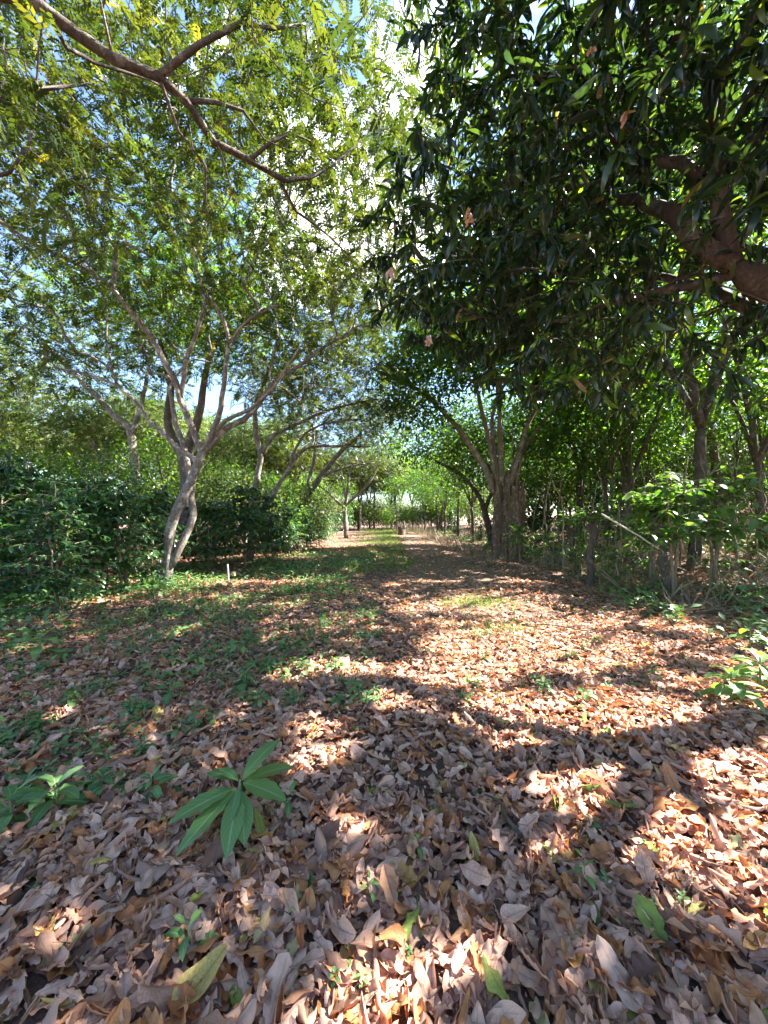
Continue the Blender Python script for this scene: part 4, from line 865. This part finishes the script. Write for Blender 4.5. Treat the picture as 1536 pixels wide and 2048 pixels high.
for q in range(26):
    px_ = U(1080, 1530); py_ = U(1105, 1175); t_ = U(.8, 3.0); thin.append((px_, py_, [(0, 0), (rng.normal() * .08, t_ * .4), (rng.normal() * .12, t_ * .75), (rng.normal() * .2, t_)], U(.010, .022)))
for (px, py, pts, r) in thin:
    b = gp(px, py); pole('sapling', [up_(b, p[0], 0, p[1]) for p in pts], (r, r * .6), 'tan_bark', 'thin bare sapling stem rising from the undergrowth on the right', 'sapling', 'thin sapling stems on the right', .012)
for (px, py, pts, r) in [(253, 1180, [(0, 0), (0.0, .35), (.0, .75)], .045), (140, 1222, [(0, 0), (-.12, .35), (-.16, .9)], .04)]:
    b = gp(px, py); lab = ('pale sunlit coffee stem with three shoots left of the forked tree', 'bent grey coffee stem at the front of the left hedge')[px < 200]
    o = empty('coffee_shrub', b, lab, 'shrub'); T = Tubes(); Q = smooth_line([(p[0], 0, p[1]) for p in pts], .1, .006); T.add(Q, np.linspace(r * 1.1, r * .8, len(Q)), 8, .05)
    for dx in (-.28, .02, .14):
        W = smooth_line([Q[-1], Q[-1] + np.array([dx * .6, 0, .3]), Q[-1] + np.array([dx, .1, .75])], .12, .006); T.add(W, np.linspace(r * .6, r * .35, len(W)), 6)
    T.obj('stem', M['tan_bark'], o)
# branch lying at the far left, brush twigs
for (px, py, a, ln, r, lab) in [(60, 1235, .1, 1.6, .018, 'grey fallen branch lying along the foot of the left hedge'), (30, 1225, -.15, 1.3, .02, 'thicker fallen branch lying at the far left under the hedge'), (110, 1240, .35, .8, .010, 'curved thin twig lying at the foot of the left hedge'), (1010, 1655, 1.9, .28, .012, 'short grey stick lying in the litter at the middle right'),
                                (1130, 1265, -.5, 1.1, .012, 'dry stick lying at the edge of the undergrowth on the right'), (1420, 1235, .1, 1.0, .02, 'dry fallen branch among curled leaves below the pruned coffee tree'), (300, 1215, .5, .5, .008, 'small dry twig lying in the weeds below the forked tree')]:
    x, y = gnd(px, py); o = empty('fallen_branch', (x, y, h1(x, y) + .035), lab, 'branch', None, a); T = Tubes()
    Q = smooth_line([(-ln / 2, 0, 0), (-ln * .15, .06 * ln, .03), (ln * .2, -.03 * ln, .04), (ln / 2, .08 * ln, .02)], .08, .004); T.add(Q, np.linspace(r, r * .4, len(Q)), 6, .06)
    for q in range(3 if ln > .4 else 0):
        p = Q[int(U(.3, .8) * len(Q))]; T.add(smooth_line([p, p + np.array([.12 * ln, U(-.15, .15) * ln, .06]), p + np.array([.28 * ln, U(-.22, .22) * ln, .05])], .08, .004), np.linspace(r * .5, r * .2, 4)[:1].repeat(1)[0], 5, 0, False)
    T.obj('stick', M['brown_bark' if r < .019 else 'dark_bark'], o)
# stump on the far path
x, y = gnd(803, 1071); st = empty('tree_stump', (x, y, h1(x, y)), 'dark jagged tree stump standing in the far part of the path', 'stump'); T = Tubes()
T.add(smooth_line([(0, 0, -.1), (0, 0, .3), (.03, 0, .85)], .15), [.42, .36, .36, .38, .36, .34, .34][:len(smooth_line([(0, 0, -.1), (0, 0, .3), (.03, 0, .85)], .15))], 12, .1)
for q in range(10):
    a = q * .63; T.add([(.26 * math.cos(a), .26 * math.sin(a), .6), (.32 * math.cos(a), .32 * math.sin(a), U(.95, 1.45))], [.11, .02], 6)
T.obj('trunk', M['dark_bark'], st)
put_tree('slender', x - .5, y + 1.2, .85, 1.0, 'thin stemmed tree growing right behind the jagged stump', None)

# ------------------------------------------------------------------ weeds
WT = [leaf_tpl(6, 2, .20, .95, .8, .22, .6 + .3 * q, 0, .10, 3, ph=q) for q in range(4)]
def weed_mesh(n, size, seed, hgt, elev=(.05, .7), tint=(.1, .8), wide=1.):
    r = np.random.default_rng(seed); Lf = Leafs(); T = Tubes()
    a = np.arange(n) * 2.4 + r.uniform(0, .5, n); el = np.linspace(elev[1], elev[0], n)[::-1] + r.normal(size=n) * .1
    d = np.stack([np.cos(a) * np.cos(el), np.sin(a) * np.cos(el), np.sin(el)], 1)
    z = np.linspace(hgt * .35, hgt, n); P = np.stack([np.zeros(n), np.zeros(n), z], 1) + d * .012
    s = size * np.linspace(1.0, .55, n) * r.uniform(.85, 1.15, n); Mx = scaled(frames(d, ups(n, .12)), s); Mx[:, :, 0] *= wide
    for q in range(n): Lf.add(WT[q % 4], Mx[q:q + 1], P[q:q + 1], np.array([r.uniform(*tint)]))
    st = smooth_line([(0, 0, -.02), (.004, .003, hgt * .5), (0, 0, hgt)], .03); T.add(st, np.linspace(.006, .003, len(st)) * size / .15, 5)
    return Lf, T
def weed(name, x, y, n, size, seed, hgt, label, cat='plant', **k):
    o = empty(name, (x, y, h1(x, y)), label, cat); Lf, T = weed_mesh(n, size, seed, hgt, **k)
    Lf.obj('foliage', M['weed'], o); T.obj('stem', M['weed_stem'], o); return o
M['weed_stem'] = bark_mat('weed_stem', (.10, .16, .05), (.16, .24, .08), (.2, .2, .08), 8, .1)
def lies(px, py): return gnd(px, py)
x, y = gnd(488, 1660)
o = empty('broadleaf_weed', (x, y, h1(x, y)), 'large green plant with a rosette of long pointed leaves in the near litter', 'plant')
Lf = Leafs(); T = Tubes(); hub = np.array([-.02, 0, .22])
for (dx, dy, dz, L_, wd) in [(.11, .18, .12, .25, .85), (.21, .12, .02, .25, .8), (.20, -.06, 0, .24, .9), (0, -.12, -.03, .17, .75), (-.24, -.14, -.02, .29, .75), (-.17, -.23, -.08, .30, .7), (-.17, .08, .02, .21, .95), (.04, -.25, -.09, .26, .75), (.11, -.22, -.12, .22, .9), (-.1, .03, .05, .12, .9), (.06, .02, .05, .09, .8), (-.04, -.03, .05, .07, .7)]:
    d = np.array([[dx, dy, dz]]); Mx = scaled(frames(d, ups(1, .06)), [L_]); Mx[:, :, 0] *= wd * 1.2
    Lf.add(leaf_tpl(10, 4, .20, .95, .8, .16, U(.2, .5), 0, .08, 4, ph=U(0, 6)), Mx, hub[None] + d * .08 - np.array([[0, 0, .02 if dz < 0 else 0]]) , np.array([U(.5, .88)]))
Lf.obj('foliage', M['weed'], o); T.add(smooth_line([(0, 0, -.03), (-.005, 0, .1), tuple(hub)], .03), .006, 6); T.obj('stem', M['weed_stem'], o)
x, y = gnd(578, 1640); weed('broadleaf_weed', x, y, 4, .13, 51, .10, 'slim weed with three narrow speckled leaves right of the large rosette plant', elev=(.0, .9), wide=.8)
for q, (px, py, n, s, hg, lab) in enumerate([(110, 1610, 10, .21, .14, 'broad leaved weed clump at the left edge beside the rosette plant'), (20, 1640, 9, .24, .15, 'large rounded leaves of a weed cut by the left edge of the photo'), (190, 1570, 6, .13, .10, 'weed with oval leaves just above the left edge clump'),
                                            (375, 1900, 5, .10, .10, 'single seedling with two bright leaves low in the left foreground'), (490, 1375, 9, .17, .16, 'star shaped weed with pointed leaves in the mid litter'), (340, 1390, 8, .17, .14, 'dark green weed cluster left of the star shaped weed'), (430, 1450, 6, .13, .10, 'small dark weed just below the star shaped weed'),
                                            (560, 1325, 7, .12, .12, 'light green weed at the edge of the sunlit litter band'), (640, 1245, 8, .2, .3, 'upright pale green weed standing at the middle of the litter'), (80, 1310, 9, .3, .25, 'tall weed with long leaves at the left edge below the hedge'), (1462, 1405, 14, .29, .26, 'bright green shrubby weed with oval leaves at the right edge'),
                                            (1520, 1375, 13, .30, .30, 'dark green weed touching the right edge behind the bright one'), (1168, 1790, 7, .06, .12, 'little upright herb alone in the right foreground litter'), (835, 1710, 5, .08, .07, 'tiny sprout with round leaves in the middle foreground'), (740, 1800, 7, .055, .08, 'tiny herb with feathery leaves in the lower middle foreground'),
                                            (1500, 1295, 8, .22, .35, 'leafy weed at the foot of the right undergrowth'), (1150, 1310, 7, .13, .08, 'light green low weed in the litter right of the path mouth'), (1050, 1430, 4, .07, .05, 'little sprout in the centre right litter')]):
    x, y = gnd(px, py + 6); weed('weed_plant' if s > .1 else 'seedling', x, y, n, s, 60 + q, hg, lab, elev=(.0, .75), tint=(.3, .85) if px < 500 else (.5, .97))
# scattered seedlings: six kinds, copied
SEED = []
for q in range(8):
    n = int(rng.integers(5, 12)); Lf, T = weed_mesh(n, .11, 90 + q, U(.05, .12), elev=(-.05, .8), tint=(0, .75))
    SEED.append(Lf.mesh('seedling', M['weed']))
ns = 0
def seedling(px, py, s):
    global ns
    x, y = gnd(px, py); o = bpy.data.objects.new('seedling', SEED[int(rng.integers(0, 8))]); o.location = (x, y, h1(x, y) + .02); o.scale = (s,) * 3; o.rotation_euler = (rng.normal() * .15, rng.normal() * .15, U(0, 6.28)); link(o)
    if px < 560: tag(o, 'small green seedling among the leaf litter on the left side', 'seedling', 'seedlings in the litter on the left')
    else: tag(o, 'small green seedling sprouting in the litter around the middle', 'seedling', 'seedlings in the litter around the middle')
    ns += 1
for q in range(195):
    py = 1195 + 420 * rng.random() ** 1.5; px = U(0, 1) ** 1.1 * (680 - (py - 1195) * .8) - 10
    if px < 4: px = U(5, 300)
    seedling(px, py, U(.45, 1.05))
for q in range(75):
    py = U(1200, 1420); px = U(480, 760) if rng.random() < .6 else U(900, 1400); seedling(px, py, U(.5, 1.1))
for q in range(26):
    seedling(U(560, 860) if q < 18 else U(1150, 1500), U(1600, 2000), U(.2, .45))
# ground cover further off: one uncountable mass
Lf = Leafs()
def cover(n, xs, ys, size, tint, hgt=.12):
    x = U(*xs, n); y = U(*ys, n); nz = np.sin(x * 1.9 + 1) * np.sin(y * 1.3) + .6 * np.sin(x * 4.1 - y * 2.7)
    k = nz + rng.normal(size=n) * .5 > .0; x, y = x[k], y[k]; n = len(x); d = rand_dirs(n, -.2, .8)
    Lf.add(DIA, scaled(frames(d, ups(n, .3)), rng.lognormal(math.log(size), .3, n)), np.stack([x, y, h(x, y) + U(.01, hgt, n)], 1), U(*tint, n))
cover(11000, (-6.8, -.8), (7.4, 12), .075, (.2, .97), .16); cover(6500, (-5.2, -.1), (3.4, 8), .065, (.3, .95), .09); cover(5000, (-4.5, -.3), (11, 16), .09, (.2, .95), .15); cover(3500, (-8, -4.5), (5.6, 9), .10, (0, .6), .25); cover(2500, (-6, -1.5), (5.2, 8.5), .07, (0, .6), .1); cover(3000, (-9, -4.2), (4.2, 7.5), .11, (0, .5), .28); cover(1500, (-5, -1.5), (4., 6.5), .06, (0, .7), .07)
cover(7000, (4.8, 13), (6.0, 16), .11, (.1, .9), .4); cover(2600, (4.0, 7), (4.0, 7.5), .10, (0, .7), .25); cover(1800, (4.8, 6.4), (12, 40), .13, (.2, .9), .4)
o = Lf.obj('ground_cover', M['weed']); tag(o, kind='stuff')
# grass: strip on the left of the path and tufts
Lf = Leafs(); BL = leaf_tpl(3, 2, .03, .6, .7, .3, .9)
def blades(x, y, size, tint):
    n = len(x); d = rand_dirs(n, .5, 1); Lf.add(BL, scaled(frames(d, rand_dirs(n)), rng.lognormal(math.log(size), .3, n)), np.stack([x, y, h(x, y)], 1), U(*tint, n))
n = 26000; y = U(10, 48, n); x = path_mid(y) - path_half(y) * 1.0 - np.abs(rng.normal(size=n)) * 1.6 + .45; k = (x > -4.2) & (np.sin(x * 3 + y) + np.sin(y * 1.7 - x) + rng.normal(size=n) > -.3); blades(x[k], y[k], .16, (.1, .9))
gx_, gy_ = gnd(955, 1212); n = 900; blades(gx_ + rng.normal(size=n) * .35, gy_ + rng.normal(size=n) * .22, .10, (.3, .95))
n = 500; gx_, gy_ = gnd(985, 1262); blades(gx_ + rng.normal(size=n) * .35, gy_ + rng.normal(size=n) * .15, .09, (.2, .9))
n = 2200; y = U(45, 60, n); x = U(-3, 7, n); blades(x, y, .35, (.2, 1))
o = Lf.obj('grass', M['grass']); tag(o, kind='stuff')
Lf = Leafs(); n = 9500; x = U(4.4, 14, n); y = U(5.6, 17, n); k = x > 4.4 + .05 * y + .4 * np.sin(y * 2); x, y = x[k], y[k]; n = len(x); d = rand_dirs(n, .2, 1)
Lf.add(leaf_tpl(3, 2, .014, .5, .6, .2, .5), scaled(frames(d, rand_dirs(n)), rng.lognormal(math.log(.42), .45, n)), np.stack([x, y, h(x, y)], 1), U(0, 1, n))
n = 1500; y = U(12, 45, n); x = path_mid(y) + path_half(y) + np.abs(rng.normal(size=n)) * .7; d = rand_dirs(n, .2, 1)
Lf.add(leaf_tpl(3, 2, .014, .5, .6, .2, .5), scaled(frames(d, rand_dirs(n)), rng.lognormal(math.log(.5), .4, n)), np.stack([x, y, h(x, y)], 1), U(0, 1, n))
n = 1200; y = U(48, 54, n); x = U(1.5, 7, n); d = rand_dirs(n, .4, 1); Lf.add(leaf_tpl(3, 2, .02, .5, .6, .2, .5), scaled(frames(d, rand_dirs(n)), rng.lognormal(math.log(.8), .3, n)), np.stack([x, y, h(x, y)], 1), U(0, 1, n))
o = Lf.obj('dry_undergrowth', M['dry_grass']); tag(o, kind='stuff')
print('weeds', ns, nleaf, time.time() - T0)

# ------------------------------------------------------------------ light, sky, camera
sc = bpy.context.scene
wd = bpy.data.worlds.new('World'); sc.world = wd; wd.use_nodes = True; nt = wd.node_tree; nt.nodes.clear()
sky = nd(nt, 'ShaderNodeTexSky', sky_type='NISHITA'); sky.sun_disc = False
EL = math.asin(SUN[2]); AZ = math.atan2(SUN[0], SUN[1]); sky.sun_elevation = EL; sky.sun_rotation = AZ; sky.air_density = 1.0; sky.dust_density = .4; sky.ozone_density = 2.6
tc = nd(nt, 'ShaderNodeTexCoord').outputs['Generated']
dp = nd(nt, 'ShaderNodeVectorMath', operation='DOT_PRODUCT'); nt.links.new(tc, dp.inputs[0]); dp.inputs[1].default_value = (-.04, .72, .69)
cl = ramp(nt, math_(nt, 'ADD', noise(nt, 2.6, 7, .62, tc, .4), math_(nt, 'MULTIPLY', math_(nt, 'SUBTRACT', dp.outputs['Value'], .93), 2.0)), [(.56, (0, 0, 0)), (.70, (1, 1, 1))])
col = mixc(nt, cl, sky.outputs[0], (9.5, 9.6, 9.8))
bg = nd(nt, 'ShaderNodeBackground'); bg.inputs[1].default_value = .07; nt.links.new(col, bg.inputs[0])
wo = nd(nt, 'ShaderNodeOutputWorld'); nt.links.new(bg.outputs[0], wo.inputs[0])
ld_ = bpy.data.lights.new('sun', 'SUN'); ld_.energy = 5.0; ld_.angle = R(.6); ld_.color = (1, .965, .90)
so = bpy.data.objects.new('sun', ld_); C.objects.link(so)
import mathutils
so.rotation_euler = mathutils.Vector(tuple(SUN)).to_track_quat('Z', 'Y').to_euler(); so.location = (20, -4, 25)
cam = bpy.data.cameras.new('camera'); cam.sensor_fit = 'VERTICAL'; cam.sensor_height = 36; cam.lens = 36 * F / 2048; cam.clip_start = .05; cam.clip_end = 2000
cam.shift_y = (HY - 1024) / 2048
co = bpy.data.objects.new('camera', cam); C.objects.link(co); co.location = (0, 0, CAMZ); co.rotation_euler = (R(90), 0, 0); sc.camera = co
sc.view_settings.view_transform = 'Standard'; sc.view_settings.look = 'None'; sc.view_settings.exposure = 3.1; sc.view_settings.gamma = 1.0
cy = sc.cycles; cy.max_bounces = 7; cy.diffuse_bounces = 4; cy.glossy_bounces = 2; cy.transmission_bounces = 5; cy.transparent_max_bounces = 4
cy.use_adaptive_sampling = True; cy.adaptive_threshold = .015; cy.use_denoising = True; cy.sample_clamp_indirect = 6.0; cy.caustics_reflective = False; cy.caustics_refractive = False
print('done', time.time() - T0)
# ------------------------------------------------------------------ labels: count the look-alikes off from the left, as the picture shows them
ORD = ['leftmost', 'second', 'third', 'fourth', 'fifth', 'sixth', 'seventh', 'eighth', 'ninth', 'tenth', 'eleventh', 'twelfth', 'thirteenth', 'fourteenth', 'fifteenth', 'sixteenth', 'seventeenth', 'eighteenth', 'nineteenth', 'twentieth'] + ['twenty-' + q for q in ('first', 'second', 'third', 'fourth', 'fifth', 'sixth', 'seventh', 'eighth', 'ninth')] + ['thirtieth'] + ['thirty-' + q for q in ('first', 'second', 'third', 'fourth', 'fifth', 'sixth', 'seventh', 'eighth', 'ninth')] + ['fortieth'] + ['forty-' + q for q in ('first', 'second', 'third', 'fourth', 'fifth', 'sixth', 'seventh', 'eighth', 'ninth')]+ ['fiftieth'] + ['fifty-' + q for q in ('first', 'second', 'third', 'fourth', 'fifth', 'sixth', 'seventh', 'eighth', 'ninth')] + ['sixtieth'] + ['sixty-' + q for q in ('first', 'second', 'third', 'fourth', 'fifth', 'sixth', 'seventh', 'eighth', 'ninth')]
for o in list(BUSH) + list(YOUNG):                   # a kind that was not used is not left standing at the origin
    if not o.get('label'):
        for q in list(o.children): bpy.data.objects.remove(q)
        bpy.data.objects.remove(o)
fam = {}
for o in C.objects:
    if o.type == 'EMPTY' and o.parent is None and o.get('group') and o.get('category') in ('tree', 'bush', 'sapling') and o.location.y > .5:
        fam.setdefault(o['label'], []).append((o.location.x / o.location.y, o))
for lab, l in fam.items():
    l.sort(key=lambda q: q[0])
    for k, (u, o) in enumerate(l):
        if abs(u) < 1.15: o['label'] = lab + ', ' + (ORD[k] + (' from the left' if k else '') if k < len(l) - 1 else 'rightmost')
